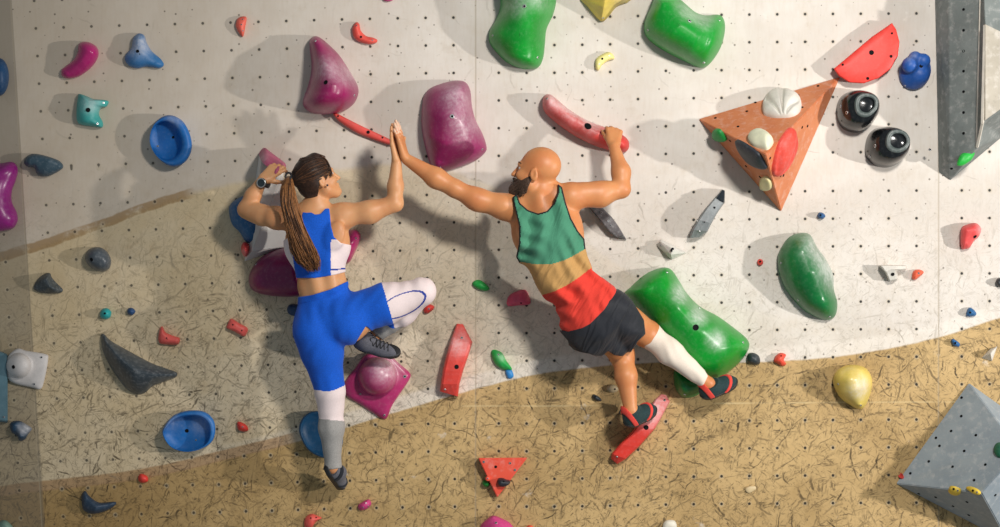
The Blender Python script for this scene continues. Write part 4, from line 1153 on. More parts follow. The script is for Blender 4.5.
def shoe(parent, heel, toe, up, side, collar, mats, s=1.0, strap=True, laces=False, name='climbing_shoe'):
    """last grown from ellipsoids; rubber sole, strap and toe cap are parts of the shoe"""
    heel, toe = Vector(heel), Vector(toe)
    f = (toe - heel); L = f.length; f.normalize()
    u = Vector(up); u = (u - f * u.dot(f)).normalized(); l = u.cross(f)
    R = Matrix((f, l, u)).transposed()
    def q(a, b, c): return heel + f * a * L + l * b + u * c
    base = [ell(q(.22, 0, .032), (.30 * L, .040 * s, .054 * s), R, .03), ell(q(.62, 0, .022), (.37 * L, .047 * s, .042 * s), R, .03),
            cone(q(.88, .004, .014), q(.93, .006, .012), .028 * s, .022 * s, .03), cone(q(.22, 0, .04), Vector(collar), .042 * s, .044 * s, .03)]
    inv = R.transposed()
    def loc(F):
        X, Y, Z = F.grid()
        x, y, z = X - heel.x, Y - heel.y, Z - heel.z
        return [inv[i][0] * x + inv[i][1] * y + inv[i][2] * z for i in range(3)]
    F = grow(base, .0032)
    a, b, c = loc(F)
    F.cut(-(c + .010))
    cv = (Vector(collar) - q(.22, 0, .04)).normalized(); ce = Vector(collar)
    X, Y, Z = F.grid()
    F.cut((X - ce.x) * cv.x + (Y - ce.y) * cv.y + (Z - ce.z) * cv.z)
    body = skin_obj(name, F, [mats['upper']], parent, origin=heel)
    G_ = grow(base, .0032, .004)
    a, b, c = loc(G_)
    G_.cut(-(c + .014)); G_.cut(c - .012 - .016 * np.clip((a / L - .6) * 3, 0, 1)); G_.shell(.014)
    so = skin_obj('sole', G_, [mats['sole']], body, origin=heel)
    so.location = (0, 0, 0)
    if strap:
        for (c0, c1, sl) in ((.10, .24, .25), (.46, .57, -.5)):
            T_ = grow(base, .0032, .0045)
            a, b, c = loc(T_)
            t = a / L + sl * c / .1
            T_.cut(np.maximum(c0 - t, t - c1) * L); T_.cut(-(c - .004)); T_.shell(.012)
            st = skin_obj('strap', T_, [mats['strap']], body, origin=heel)
            st.location = (0, 0, 0)
    if laces:
        bm = bmesh.new()
        for k in range(5):
            a0 = .36 + k * .09
            for sg in (1, -1):
                pts = []
                for j in range(9):
                    t = j / 8
                    pts.append(q(a0 + t * .08, sg * (.026 - .052 * t), .073 - .0016 * k - .010 * (2 * t - 1) ** 2 - .002 * k))
                tube_bm(bm, pts, .0028, 5)
        for sg in (1, -1):
            pts = [q(.38 + .05 * sg * math.sin(t * 3) + .05 * t, sg * .03 * t + .01, .076 + .02 * math.sin(t * 3) - .02 * t) for t in [i / 8 for i in range(9)]]
            tube_bm(bm, pts, .0026, 5)
        lo_ = link('laces', bm_mesh(bm), [mats['lace']], None, heel)
        lo_.parent = body; lo_.location = (0, 0, 0)
    return body

# the blue lobed knob at the upper right
kd = [P(*Dd([(565, 180)])[0], .03), P(*Dd([(562, 188)])[0], .05)]
kp = [ell(P(*Dd([(563, 172)])[0], .02), (.083, .075, .098), Matrix.Rotation(.3, 3, 'Y'), .01), ball(P(*Dd([(551, 156)])[0], .10), .043, .012), ball(P(*Dd([(563, 138)])[0], .085), .034, .012), ball(P(*Dd([(582, 146)])[0], .085), .040, .012), ball(P(*Dd([(572, 178)])[0], .06), .055, .02)]
Fk = grow(kp, .005)
Fk.cut(np.broadcast_to(Fk.grid()[1], Fk.d.shape) + 0)
ko = skin_obj('knob_hold', Fk, [hold_mat('blue knob resin', '1D56A8', [(-.05, .07)], .5, .07)], None, origin=P(912, 70, 0))
tag(ko, 'blue lobed knob hold right of the red half-disc', 'climbing hold')
bolt(ko, *Dd([(578, 158)])[0], .010, 'hole'); bolt(ko, *Dd([(540, 205)])[0], .005)
def skin_mat(name, c, red, dark=.7):
    n = NT(name)
    v = n.objco()
    a = n.noise(v, 7, 4, .55); b = n.noise(v, 45, 4, .6)
    col = n.mix(n.step(.35, .7, a), hexc(c), hexc(red))
    col = n.mix(n.mul(n.step(.5, .8, b), .22), col, tuple(x * .72 for x in hexc(c)))
    n.b.inputs['Subsurface Weight'].default_value = .12
    n.b.inputs['Subsurface Radius'].default_value = (.012, .005, .003)
    n.b.inputs['Subsurface Scale'].default_value = .6
    n.bump(b, .08, .002)
    return n.out(col, .46, .45)

def cloth_mat(name, c, var=.12, rough=.8, scale=220, bump=.15, wrinkle=0):
    n = NT(name)
    v = n.objco()
    w = n.noise(v, scale, 2); a = n.noise(v, 12, 3)
    c = hexc(c)
    col = n.mix(n.step(.3, .7, w), tuple(x * (1 - var) for x in c), tuple(min(1, x * (1 + var)) for x in c))
    col = n.mix(n.mul(n.step(.4, .75, a), .12), col, tuple(x * .8 for x in c))
    n.b.inputs['Sheen Weight'].default_value = .08
    if wrinkle:
        x, y, z = n.sep(v)
        u = n.add(n.mul(x, .45), n.mul(z, .90)); q = n.sub(n.mul(x, .90), n.mul(z, .45))
        wr = n.noise(n.comb(n.mul(u, 4.0), n.mul(y, 3.0), n.mul(q, 16.0)), 1.0, 2.0, .5, .8)
        n.bump(n.add(n.mul(wr, 1.0), n.mul(w, .02)), wrinkle, .05)
    else:
        n.bump(w, bump, .002)
    return n.out(col, rough, .2)

eye_mats = [plain('eye white', (.5, .45, .42), .35), plain('iris', (.10, .06, .03), .2), plain('pupil', (.01, .01, .01), .15)]
def J(px, py, h): return P(px, py, h)
VX = .0045

# =================================================================== the woman
wskin = skin_mat('light tan skin', 'D29A6C', 'C98A5C')
wmats = dict(upper=cloth_mat('charcoal grey knit', '5E5E66', .2), sole=plain('black rubber', (.018, .018, .02), .55), strap=cloth_mat('dark strap', '20242C'), lace=plain('black lace', (.015, .015, .018), .8))
worg = J(326, 320, .34)
w_torso = [
    ell(J(317.5, 243, .36), (.168, .100, .172), None, .04), ell(J(317, 222, .37), (.125, .075, .07), None, .05),
    ell(J(322, 284, .345), (.128, .088, .13), None, .06), ell(J(327, 315, .335), (.156, .108, .105), None, .06),
    ball(J(313, 331, .385), .092, .05), ball(J(348, 325, .395), .094, .05),
    cone(J(283, 219, .37), J(340, 216, .37), .046, .048, .04)]
Rblade = None
w_back = [ell(J(299, 236, .445), (.045, .022, .07), Matrix.Rotation(-.3, 3, 'Y'), .03), ell(J(336, 235, .45), (.045, .022, .07), Matrix.Rotation(.3, 3, 'Y'), .03),
          cone(J(311, 262, .425), J(318, 290, .415), .022, .018, .05), cone(J(329, 261, .425), J(333, 288, .415), .022, .018, .05)]
w_neck = [cone(J(311, 214, .375), J(317, 193, .375), .052, .048, .04), cone(J(296, 214, .375), J(315, 203, .38), .030, .034, .04), cone(J(330, 214, .375), J(319, 202, .38), .030, .034, .04)]
w_legL = [cone(J(318, 330, .35), J(322, 350, .345), .104, .098, .05), cone(J(321, 346, .345), J(330, 392, .30), .101, .068, .04), cone(J(330, 392, .30), J(331, 406, .285), .066, .056, .03),
          cone(J(331, 406, .285), J(331.5, 428, .285), .055, .055, .03), cone(J(331.5, 428, .285), J(333, 466, .255), .055, .034, .03), ball(J(333, 468, .255), .034, .02)]
w_legR = [cone(J(343, 318, .36), J(386, 303.5, .37), .108, .094, .05), cone(J(386, 303.5, .37), J(421, 292, .37), .094, .061, .04), ball(J(423, 291, .37), .058, .03),
          cone(J(421, 293, .36), J(404, 313, .30), .054, .055, .02), cone(J(404, 313, .30), J(377, 334, .23), .055, .034, .02), ball(J(375, 337, .22), .034, .02)]
w_footL = [cone(J(332, 470, .25), J(337, 484, .16), .034, .03, .02)]
w_footR = [cone(J(374, 340, .21), J(390, 349, .23), .032, .03, .02)]
wl_sh, wl_el, wl_wr = J(274, 217, .36), J(246, 209.5, .28), J(262.5, 180, .30)
w_armL = [ball(J(276, 218, .37), .058, .04), cone(wl_sh, wl_el, .050, .042, .03), cone(J(262, 216, .33), J(252, 212, .30), .052, .046, .03), cone(wl_el, J(253, 196, .285), .041, .041, .02), cone(J(253, 196, .285), wl_wr, .041, .027, .02)]
wr_sh, wr_el, wr_wr = J(343, 215, .375), J(395, 203.5, .385), J(396.5, 161, .385)
w_armR = [ball(J(344, 216, .375), .062, .04), cone(wr_sh, J(370, 212, .385), .058, .056, .03), cone(J(370, 212, .385), wr_el, .056, .041, .03), cone(wr_el, J(395.5, 186, .38), .041, .040, .02), cone(J(395.5, 186, .38), wr_wr, .040, .026, .02)]
RW = head_frame((.82, .42, .36), (-.40, -.10, .90))
w_head, wp_ = head(J(318, 179, .385), RW, .96, False)
# left hand hooks the pink ledge, back of the hand to the camera; right hand flat against his palm
w_handL = hand(wl_wr + Vector((0, 0, 0)), J(276, 169, .285) - wl_wr, (-.25, -1, .25), 1, [(.35, .9, .6), (.4, .95, .6), (.45, 1.0, .6), (.5, 1.0, .6)], .05, 1.0)
w_handR = hand(wr_wr, J(392.0, 130, .40) - wr_wr, (-1, .15, .05), -1, [(.03, .06, .05), (.0, .05, .04), (.02, .05, .04), (.05, .08, .05)], .10, 1.10, .2, .8)
w_all = w_torso + w_back + w_neck + w_legL + w_legR + w_armL + w_armR + w_head + w_handL + w_handR
F = grow(w_all, VX)
woman = skin_obj('person', F, [wskin], None, origin=worg)
tag(woman, 'woman with a long ponytail in blue top and leggings, right palm raised, climbing', 'person')
add_eyes(woman, wp_, RW, .96, eye_mats)

blue = cloth_mat('royal blue knit', '1257C4', .16); blush = cloth_mat('pale blush knit', 'E4D3D2', .05); grey = cloth_mat('heather grey knit', '9A9794', .15); navy = cloth_mat('navy piping', '2A3F95')
# leggings: blue to mid thigh, blush knee panel, grey calf
def wl_clip(f):
    fold_noise(f, .0016, 90, (.2, 1))
    f.shell(.022)
    f.cut_poly([(286, 300), (296, 299), (312, 296.5), (330, 291), (346, 284), (354, 280), (380, 270), (445, 268), (445, 310), (404, 334), (386, 343), (374, 333), (366, 326), (350, 352), (348, 420), (350, 467), (318, 471), (300, 420), (288, 350)])
def seg_side(px, py, a, b):
    return (b[0] - a[0]) * (py - a[1]) - (b[1] - a[1]) * (px - a[0])
def w_pick(c, px, py):
    idx = np.zeros(len(c), int)
    left = (py > 345) & (px < 352)
    yb = 388 + (px - 330) * -.18 + 3 * np.sin((px - 318) / 26 * 3.1)
    idx[left & (py > yb)] = 1
    idx[left & (py > 420 + (px - 331) * .08)] = 2
    rt = seg_side(px, py, (382.5, 285), (393, 322)) < 0
    rt &= (px > 372)
    idx[rt] = 1
    # calf grey below the knee panel and thin piping curves
    low = rt & (seg_side(px, py, (394.5, 326), (403.5, 315)) < 0) & (seg_side(px, py, (394, 321), (404, 331)) > 0)
    shank = (c[:, 1] > -.315) & (px < 404) & (px > 366) & (py > 314)
    idx[shank] = 2
    ex = (px - 404) / 23; ey = (py - 305) / 11
    ca, sa = math.cos(-.42), math.sin(-.42)
    u = (px - 402) * ca + (py - 305) * sa; w = -(px - 402) * sa + (py - 305) * ca
    rr = np.sqrt((u / 25) ** 2 + (w / 10.5) ** 2)
    idx[rt & (np.abs(rr - 1) < .055) & (px > 386)] = 3
    return idx
F = grow(w_torso[2:6] + w_back + w_legL + w_legR, VX, .006, mod=wl_clip)
leg_o = skin_obj('leggings', F, [blue, blush, grey, navy], woman, pick=w_pick)
leg_o['label'] = 'royal blue leggings with blush knee panels and grey calves'
# waistband
def wb(f):
    f.shell(.014)
    f.cut_poly([(286, 306), (286, 299), (312, 295), (330, 289.5), (346, 282), (356, 277), (358, 284), (346, 289), (330, 296), (312, 301.5), (297, 304.5)])
wbo = skin_obj('waistband', grow(w_torso[2:6] + w_back, VX, .009, mod=wb), [blue], leg_o, origin=worg)
# top: racer back
def top_clip(f):
    fold_noise(f, .0012, 70, (.3, 1))
    f.shell(.022)
    f.cut_poly([(276, 243), (286, 239), (295, 233), (300, 224), (302, 214), (304, 204), (307, 204), (310, 211), (315, 214.5), (320, 214), (324, 210), (326, 204), (329.5, 205), (330, 214), (331, 226), (334, 237), (341, 243), (356, 246), (358, 262), (353, 270), (334, 275), (316, 278), (286, 278)])
def top_pick(c, px, py):
    idx = np.zeros(len(c), int)
    idx[(seg_side(px, py, (331, 236), (330.5, 280)) < 0) & (py > 239.5)] = 1
    idx[seg_side(px, py, (290, 236), (296, 280)) > 0] = 1
    idx[(py > 270.5 - (px - 316) * .09) & (py < 272 - (px - 316) * .09) & (idx == 1)] = 2
    return idx
top_o = skin_obj('sports_top', grow(w_torso + w_back, VX, .005, mod=top_clip), [blue, blush, navy], woman, pick=top_pick)
top_o['label'] = 'royal blue racer-back sports top with blush side panels'

# hair: cap, strands combed to the tie, long ponytail
hair_dark = cloth_mat('dark brown hair', '2E1D14', .35, .42, 90, .3); hair_mid = cloth_mat('brown hair', '523420', .3, .42, 90, .3); hair_light = cloth_mat('light brown hair', '8A5C36', .25, .42, 90, .3)
iR = RW.transposed(); Hc = J(318, 179, .385)
def hair_clip(f):
    X, Y, Z = f.grid()
    x, y, z = X - Hc.x, Y - Hc.y, Z - Hc.z
    a, b, c = [(iR[i][0] * x + iR[i][1] * y + iR[i][2] * z) / .96 for i in range(3)]
    gl = np.interp(c, [-.11, -.07, -.04, -.015, .0, .03, .06, .085, .12], [-.055, -.045, -.035, -.006, .020, .040, .062, .078, .11])
    f.cut((a - gl) * .8)
hp = [ell(wp_(-.020, 0, .037), (.096 * .96, .077 * .96, .088 * .96), RW, .02), ell(wp_(-.045, 0, -.025), (.062, .058, .055), RW, .03), cone(wp_(.03, .01, .105), wp_(.075, .02, .085), .022, .014, .03),
      ball(wp_(-.105, .005, .035), .022, .02)]
hair = skin_obj('hair', grow(hp, .004, .010, mod=hair_clip), [hair_dark], woman)
TIE = J(288.5, 176.5, .44)
rng = random.Random(3)
bm = bmesh.new()
for i in range(230):
    ang = rng.uniform(-1.0, 1.0) * 2.15
    c0 = Vector((.085 * math.cos(ang * .35), .0, .0))
    # start along the hairline, comb back over the skull to the tie
    t = rng.random()
    u0 = np.interp(t, [0, .25, .6, 1], [-.075, -.005, .045, .10]); f0 = np.interp(u0, [-.11, -.07, -.04, -.015, .0, .03, .06, .085, .12], [-.055, -.045, -.035, -.006, .020, .040, .062, .078, .11]) - .008
    sg = rng.choice((1, -1))
    st = Vector((f0, sg * .05, u0)); c = Vector((-.020, 0, .037))
    if u0 > .085: st.y = sg * rng.uniform(0, .05)
    ds = (st - c).normalized(); de = (Vector((-.125, .003, .032)) - c).normalized()
    pts = []
    for k in range(9):
        q = ds.lerp(de, k / 8).normalized()
        r = 1 / math.sqrt((q.x / .1085) ** 2 + (q.y / .0895) ** 2 + (q.z / .1005) ** 2)
        v = c + q * (r + rng.uniform(-.0008, .0022))
        pts.append(wp_(*v))
    tube_bm(bm, pts, [.0016, .0026, .003, .003, .003, .003, .003, .0026, .002], 4, rng.choice((0, 0, 1)))
so = link('hair_strands', bm_mesh(bm), [hair_dark, hair_mid], None, worg)
so.parent = hair; so.location = Vector(worg) - Vector(hair.location) - Vector(woman.location) if False else Vector((0, 0, 0))
# bangs swept over the forehead
bm = bmesh.new()
for i in range(46):
    a = i / 45
    s0 = wp_(.03 + .03 * a, .0 + rng.uniform(-.02, .03), .120 - .004 * a)
    s1 = wp_(.066 + .006 * a, rng.uniform(-.05, .0) - .01, .106 - .012 * a)
    s2 = wp_(.074, -.056 - .010 * rng.random(), .058 - .02 * a)
    s3 = wp_(.060 - .02 * a, -.074 - .004 * rng.random(), .012 + rng.uniform(-.03, .02))
    pts = []
    for k in range(10):
        t = k / 9
        pts.append(s0 * (1 - t) ** 3 + s1 * 3 * t * (1 - t) ** 2 + s2 * 3 * t * t * (1 - t) + s3 * t ** 3)
    tube_bm(bm, pts, [.003, .004, .004, .004, .004, .0036, .003, .0026, .002, .001], 4, rng.choice((0, 0, 1)))
bo = link('bangs', bm_mesh(bm), [hair_dark, hair_mid], None, worg)
bo.parent = hair; bo.location = (0, 0, 0)
bm = bmesh.new()
path = [TIE, J(287.5, 186, .475), J(288.5, 200, .495), J(292.5, 216, .50), J(297, 232, .502), J(302, 248, .502), J(308, 261, .495), J(315, 272, .48)]
wid = [.013, .026, .034, .044, .054, .064, .056, .016]
def along(lst, t):
    x = t * (len(lst) - 1); i = min(int(x), len(lst) - 2); fr = x - i
    return lst[i] * (1 - fr) + lst[i + 1] * fr
for i in range(800):
    a, r = rng.uniform(0, 2 * math.pi), math.sqrt(rng.random())
    ln = rng.uniform(.80, 1.0); ph = rng.uniform(0, 6); pts = []; rad = []
    for k in range(17):
        t = k / 16 * ln
        w = along(wid, t)
        wv_ = .010 * t * math.sin(t * 11 + ph) + .007 * math.sin(t * 8 + a)
        off = Vector((math.cos(a) * r * w + wv_, -math.sin(a) * r * w * .55 + .006 * t * math.sin(t * 13 + ph * 2), .10 * w * math.cos(a)))
        pts.append(along(path, t) + off)
        rad.append(.0024 * (1 - .75 * (k / 16) ** 3))
    tube_bm(bm, pts, rad, 4, 2 if (r * abs(math.cos(a)) > .55 and rng.random() < .5) or rng.random() < .35 else rng.choice((0, 1, 1, 1, 2, 2)))
po = link('ponytail', bm_mesh(bm), [hair_dark, hair_mid, hair_light], None, worg)
po.parent = hair; po.location = (0, 0, 0)
bm = bmesh.new()
rg = [TIE + Vector((.016 * math.cos(a), -.004 + .012 * math.sin(a) - .006 * math.cos(a), .020 * math.sin(a))) for a in [2 * math.pi * k / 16 for k in range(17)]]
tube_bm(bm, rg, .0055, 6)
tie = link('hair_tie', bm_mesh(bm), [plain('black elastic', (.02, .02, .025), .8)], None, worg)
tie.parent = hair; tie.location = (0, 0, 0)
# earring and watch
bm = bmesh.new(); bmesh.ops.create_icosphere(bm, subdivisions=2, radius=.006)
er = link('earring', bm_mesh(bm), [plain('dark stud', (.02, .02, .03), .2)]); er.parent = woman; er.location = wp_(.004, -.088, -.050) - Vector(woman.location)
axis = (wl_wr - J(253, 196, .285)).normalized()
wc = J(264, 183, .302) 
zz = Vector((-.15, -1, .05)); zz = (zz - axis * zz.dot(axis)).normalized()
Rw = Matrix((axis.cross(zz), axis, zz)).transposed().to_4x4()
def lathe(prof, ns=28, mats=None):
    bm = bmesh.new(); rows = []
    for (r, z) in prof:
        rows.append([bm.verts.new((r * math.cos(2 * math.pi * k / ns), r * math.sin(2 * math.pi * k / ns), z)) for k in range(ns)])
    for i in range(len(rows) - 1):
        for k in range(ns):
            f = bm.faces.new((rows[i][k], rows[i][(k + 1) % ns], rows[i + 1][(k + 1) % ns], rows[i + 1][k]))
            f.material_index = mats[i] if mats else 0
    f = bm.faces.new(rows[-1]); f.material_index = mats[-1] if mats else 0
    bm.faces.new(rows[0][::-1])
    return bm_mesh(bm)
blackp = plain('black watch plastic', (.02, .02, .022), .35); silver = plain('brushed steel bezel', (.6, .6, .58), .3, .5, .9); glass = plain('dark watch glass', (.02, .03, .035), .08)
me = lathe([(.024, -.004), (.026, .0), (.026, .009), (.025, .012), (.022, .014), (.020, .0125), (.001, .0125)], 28, [0, 0, 0, 1, 1, 0, 2])
for p in me.polygons:
    if math.hypot(p.center.x, p.center.y) < .0199: p.material_index = 2
me.transform(Rw)
watch = link('sports_watch', me, [blackp, silver, glass]); watch.parent = woman; watch.location = wc + zz * .030 - Vector(woman.location)
bm = bmesh.new()
xa = axis.cross(zz)
rows = []
for k in range(25):
    a = 2 * math.pi * k / 24
    c_ = (xa * math.cos(a) + zz * math.sin(a)) * .0335
    rows.append([bm.verts.new(c_ * q + axis * w) for q, w in ((.96, -.011), (1.05, -.011), (1.05, .011), (.96, .011))])
for k in range(24):
    for j in range(4):
        bm.faces.new((rows[k][j], rows[k][(j + 1) % 4], rows[k + 1][(j + 1) % 4], rows[k + 1][j]))
bd = link('watch_band', bm_mesh(bm), [blackp]); bd.parent = watch; bd.location = wc - Vector(woman.location) - Vector(watch.location)

ws1 = shoe(woman, J(329, 473, .255), J(339, 487, .07), (.35, -.4, .45), 0, J(331.5, 470, .265), wmats, .88, strap=True)
ws1['label'] = 'dark climbing shoe pressed against the wall'
ws2 = shoe(woman, J(356, 344, .22), J(398, 355.5, .25), (.15, -.75, .6), 0, J(369.5, 339, .225), wmats, .95, strap=False, laces=True)
ws2['label'] = 'grey laced climbing shoe on the pink bulb hold'

# =================================================================== the man
mskin = skin_mat('tanned skin', 'CD8A58', 'C67C4C')
morg = J(592, 312, .40)
RT = Matrix.Rotation(math.radians(-22), 3, 'Y')       # trunk leans: pelvis to the lower right
RT = Matrix.Rotation(math.radians(-24), 3, Vector((0, 1, 0)))
m_torso = [ell(J(545, 226, .38), (.172, .115, .175), RT, .05), ell(J(550, 236, .385), (.165, .108, .15), RT, .05), ell(J(567, 276, .385), (.130, .102, .15), RT, .06), ell(J(591, 310, .39), (.152, .115, .125), RT, .06),
           cone(J(511, 209, .39), J(567, 198, .39), .058, .060, .05)]
m_back = [ell(J(528, 232, .475), (.05, .03, .085), RT, .03), ell(J(562, 222, .48), (.05, .03, .085), RT, .03), cone(J(540, 197, .455), J(552, 240, .475), .03, .03, .05),
          cone(J(531, 236, .38), J(563, 288, .38), .075, .07, .05), cone(J(566, 222, .38), J(577, 268, .38), .060, .055, .05)]
m_neck = [cone(J(541, 203, .395), J(541, 180, .40), .068, .064, .04), cone(J(516, 204, .395), J(537, 190, .40), .040, .042, .04), cone(J(565, 195, .395), J(546, 187, .40), .042, .046, .04)]
m_armL = [ball(J(503, 206.5, .40), .062, .04), cone(J(503, 206.5, .40), J(476, 199, .40), .060, .056, .03), cone(J(478, 200, .40), J(455, 188.5, .40), .056, .044, .03),
          cone(J(455, 188.5, .40), J(436, 178, .395), .046, .050, .02), cone(J(436, 178, .395), J(407, 159.5, .39), .050, .029, .03)]
m_armR = [ball(J(573, 196, .39), .064, .04), cone(J(573, 196, .39), J(600, 195, .37), .062, .062, .03), cone(J(600, 194.5, .37), J(621, 189, .34), .060, .046, .03),
          cone(J(621.5, 189, .34), J(621, 172, .32), .046, .046, .02), cone(J(621, 172, .32), J(614, 147, .27), .046, .029, .03), cone(J(585, 191, .395), J(608, 189, .38), .04, .036, .03)]
ml_wr = J(405, 158.5, .39); mr_wr = J(614, 145.5, .265)
m_handL = hand(ml_wr, J(397.5, 130, .405) - ml_wr, (1, -.25, .35), 1, [(.02, .04, .04), (.0, .05, .04), (.02, .05, .04), (.05, .08, .05)], .10, 1.16, .2, .8)
m_handR = hand(mr_wr, J(614, 130, .215) - mr_wr, (.05, -1, .35), -1, [(.75, .9, .5), (.8, .9, .5), (.85, .9, .5), (.9, .9, .5)], .07, 1.12, .6, .45)
m_legL = [cone(J(598, 322, .40), J(620, 352, .19), .098, .066, .05), ball(J(622, 354, .18), .060, .03), cone(J(623, 356, .19), J(626, 376, .235), .054, .055, .03), cone(J(626, 376, .235), J(630.5, 409, .255), .055, .035, .03), ball(J(631, 412, .25), .036, .02)]
m_legR = [cone(J(610, 310, .40), J(646, 333, .22), .102, .070, .05), ball(J(648, 334, .21), .064, .03), cone(J(650, 336, .22), J(670, 352, .25), .058, .060, .03), cone(J(670, 352, .25), J(706, 382, .225), .060, .034, .03), ball(J(709, 384, .22), .034, .02)]
m_foot = [cone(J(629, 414, .245), J(645, 411, .18), .034, .03, .02), cone(J(709, 388, .21), J(726, 385, .17), .034, .03, .02)]
RM = head_frame((-.90, .26, .18), (.20, -.03, .95))
m_head, mp_ = head(J(536.5, 171.5, .415), RM, 1.07, True)
F = grow(m_torso + m_back + m_neck + m_armL + m_armR + m_legL + m_legR + m_head + m_handL + m_handR, VX)
man = skin_obj('person', F, [mskin, skin_mat('chalked fingers', 'DDB79C', 'D6AD92')], None, origin=morg, pick=lambda c, px, py: ((py + 5 * np.sin(c[:, 0] * 260) * np.sin(c[:, 2] * 310) + 3 * np.sin(c[:, 1] * 500) < 133) & (px < 410)).astype(int))
tag(man, 'bald bearded man in a striped tank top, seen from behind, reaching left to touch palms', 'person')
add_eyes(man, mp_, RM, 1.07, eye_mats)
# beard
beard_m = cloth_mat('dark brown beard', '46352A', .4, .7, 160, .6)
iM = RM.transposed(); Hm = J(536.5, 171.5, .415)
def local(f, H, inv, s):
    X, Y, Z = f.grid()
    x, y, z = X - H.x, Y - H.y, Z - H.z
    return [(inv[i][0] * x + inv[i][1] * y + inv[i][2] * z) / s for i in range(3)]
def beard_clip(f):
    a, b, c = local(f, Hm, iM, 1.07)
    f.d += (.003 * np.sin(a * 420 + 40 * c) * np.sin(c * 300 + b * 260)).astype(np.float32)
    f.cut(c - np.interp(a, [-.02, .01, .05, .075, .095, .13], [-.005, -.028, -.056, -.052, -.048, -.05]))
    f.cut(-(a - .000 + .25 * (c + .05)))
    f.shell(.03)
bp = [ell(mp_(.034, 0, -.030), (.066, .063, .088), RM, .03), cone(mp_(.012, .034, -.072), mp_(.068, .008, -.108), .034, .032, .03), cone(mp_(.012, -.034, -.072), mp_(.068, -.008, -.108), .034, .032, .03), ell(mp_(.085, 0, -.105), (.030, .032, .034), RM, .02), ell(mp_(.091, 0, -.053), (.014, .028, .007), RM, .01)]
beard = skin_obj('beard', grow(bp, .0035, .004, mod=beard_clip), [beard_m], man)
bm = bmesh.new()
for i in range(520):
    a = rng.random(); sg = rng.choice((1, -1))
    src = mp_(.02 + .075 * a, sg * (.064 - .05 * a ** 1.5) * rng.uniform(.6, 1.02), -.062 - .055 * rng.random())
    ctr = mp_(.03, 0, -.05)
    d = ((src - ctr).normalized() + RM @ Vector((.45, 0, -.8))).normalized()
    tube_bm(bm, [src, src + d * .012, src + d * .022 + RM @ Vector((.002, 0, -.004))], [.0016, .0013, .0004], 3)
bs = link('beard_hairs', bm_mesh(bm), [beard_m], None, morg); bs.parent = beard; bs.location = (0, 0, 0)
# eyebrows
bm = bmesh.new()
for sg in (1, -1):
    for i in range(26):
        t = i / 25
        s_ = mp_(.0885 - .024 * t * t, sg * (.014 + .040 * t), .022 + .005 * math.sin(t * 3))
        tube_bm(bm, [s_, s_ + RM @ Vector((.003, sg * .006, .003))], [.0014, .0006], 3)
eb = link('eyebrows', bm_mesh(bm), [beard_m], None, morg); eb.parent = man; eb.location = (0, 0, 0)

tg = cloth_mat('sea green cotton', '48866A', .08, .85, 260, .12, .45); tt = cloth_mat('sand cotton', 'B98F58', .06, .85, 260, .12, .45); tr = cloth_mat('warm red cotton', 'D23C30', .06, .85, 260, .12, .45); tb = cloth_mat('black binding', '1E2224', .1)
tank_poly = [(512.5, 197), (514.5, 207), (519, 226), (519, 243), (516, 257), (522, 268), (528, 282), (537, 299), (547, 316), (558, 332), (575, 332), (590, 324), (604, 310), (617, 291), (612, 282), (601, 277), (592, 270), (588, 258), (585.5, 248), (584.5, 239), (578, 231), (571, 218), (566, 203), (562, 187), (558, 184), (558, 192), (554, 203), (547, 211), (538, 213.5), (528, 210), (520, 203), (517, 194)]
def tank_clip(f):
    fold_noise(f, .0130, 55, (.30, -.95), .6)
    fold_noise(f, .0070, 85, (.75, -.6), 2.0)
    f.shell(.026)
    f.cut_poly(tank_poly)
def tank_pick(c, px, py):
    idx = np.zeros(len(c), int)
    t = (px - 522) / 63
    y1 = 262 + 8 * np.sin(np.clip(t, 0, 1) * 3.14) - 13 * t
    t2 = (px - 534) / 57
    y2 = 297 + 4 * np.sin(np.clip(t2, 0, 1) * 3.14) - 28 * t2 ** 1.2 if False else 297 + 5 * np.sin(np.clip(t2, 0, 1) * 3.14) - 29 * np.clip(t2, -1, 3)
    idx[py > y1] = 1
    idx[py > y2] = 2
    sd = -poly_sd(px.astype(np.float32), py.astype(np.float32), tank_poly)
    idx[(sd < 1.5) & (idx == 0)] = 3
    return idx
tank = skin_obj('tank_top', grow(m_torso + m_back + m_neck[1:] , VX, .012, mod=tank_clip), [tg, tt, tr, tb], man, pick=tank_pick)
tank['label'] = 'loose tank top in bands of sea green, sand and red with dark binding'
shorts_m = cloth_mat('charcoal shorts cloth', '25272D', .1, .6, 200, .1, .6)
sp_ = [ell(J(590, 314, .395), (.160, .118, .112), RT, .05), cone(J(612, 311, .39), J(634, 332, .28), .108, .098, .05), cone(J(597, 324, .39), J(611, 343, .28), .110, .080, .02), cone(J(578, 330, .36), J(588, 340, .34), .085, .08, .05)]
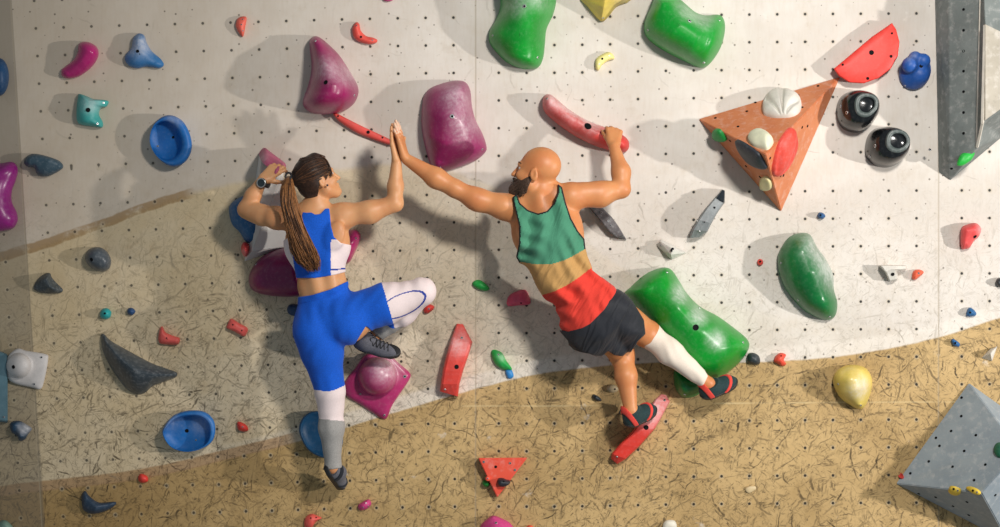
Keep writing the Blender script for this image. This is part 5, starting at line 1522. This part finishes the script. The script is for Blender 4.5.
def shorts_clip(f):
    fold_noise(f, .005, 48, (.8, -.6), 1.0)
    f.shell(.03)
    f.cut_poly([(559, 330.5), (575, 330), (590, 322.3), (603.5, 308.3), (615.5, 290.5), (617, 288), (622, 288), (632, 300), (644, 320), (645.5, 334), (638, 341), (631, 352), (624, 356.5), (614, 355), (608, 351), (600, 358), (590, 354), (580, 352), (569, 348), (568, 341)])
shorts = skin_obj('shorts', grow(sp_, VX, .004, mod=shorts_clip), [shorts_m], man)
shorts['label'] = 'charcoal grey shorts'
sl_m = cloth_mat('off-white compression knit', 'E3D5C6', .05)
def sl_clip(f):
    fold_noise(f, .0018, 110, (.75, -.65), 1.0)
    f.shell(.018)
    f.cut_poly([(641, 343), (646, 330), (653, 320), (664, 328), (700, 362), (708, 376), (703, 386), (699, 389), (686, 384), (668, 370), (650, 356)])
slv = skin_obj('leg_sleeve', grow(m_legR[1:], VX, .004, mod=sl_clip), [sl_m], man)
slv['label'] = 'off-white compression sleeve on the right calf'
mm = dict(upper=cloth_mat('dark teal suede', '22383A', .3, .7), sole=plain('black rubber', (.018, .018, .02), .5), strap=cloth_mat('bright red strap', 'E0483E', .1), lace=M['socket'])
s1 = shoe(man, J(627, 425, .225), J(654, 411, .135), (-.2, -.55, .75), 0, J(630, 409, .25), mm, 1.05)
s1['label'] = 'dark teal climbing shoe with red straps on the red diagonal hold'
s2 = shoe(man, J(703, 397, .20), J(735, 383, .13), (-.25, -.55, .75), 0, J(708.5, 384, .22), mm, 1.05)
s2['label'] = 'dark teal climbing shoe with a red strap beside the green hold'
# heel loops
for (par, c0) in ((s1, J(622.5, 413, .255)), (s2, J(704, 389, .235)), (ws1, J(327, 469, .285))):
    bm = bmesh.new()
    tube_bm(bm, [c0 + Vector((.012 * math.cos(a) - .004, -.004 * math.sin(a), .018 * math.sin(a))) for a in [math.pi * k / 8 - .2 for k in range(10)]], .0035, 6)
    o = link('heel_loop', bm_mesh(bm), [mm['sole']], None, None)
    off = Vector(par.location) + Vector(par.parent.location)
    o.data.transform(Matrix.Translation(-off)); o.parent = par
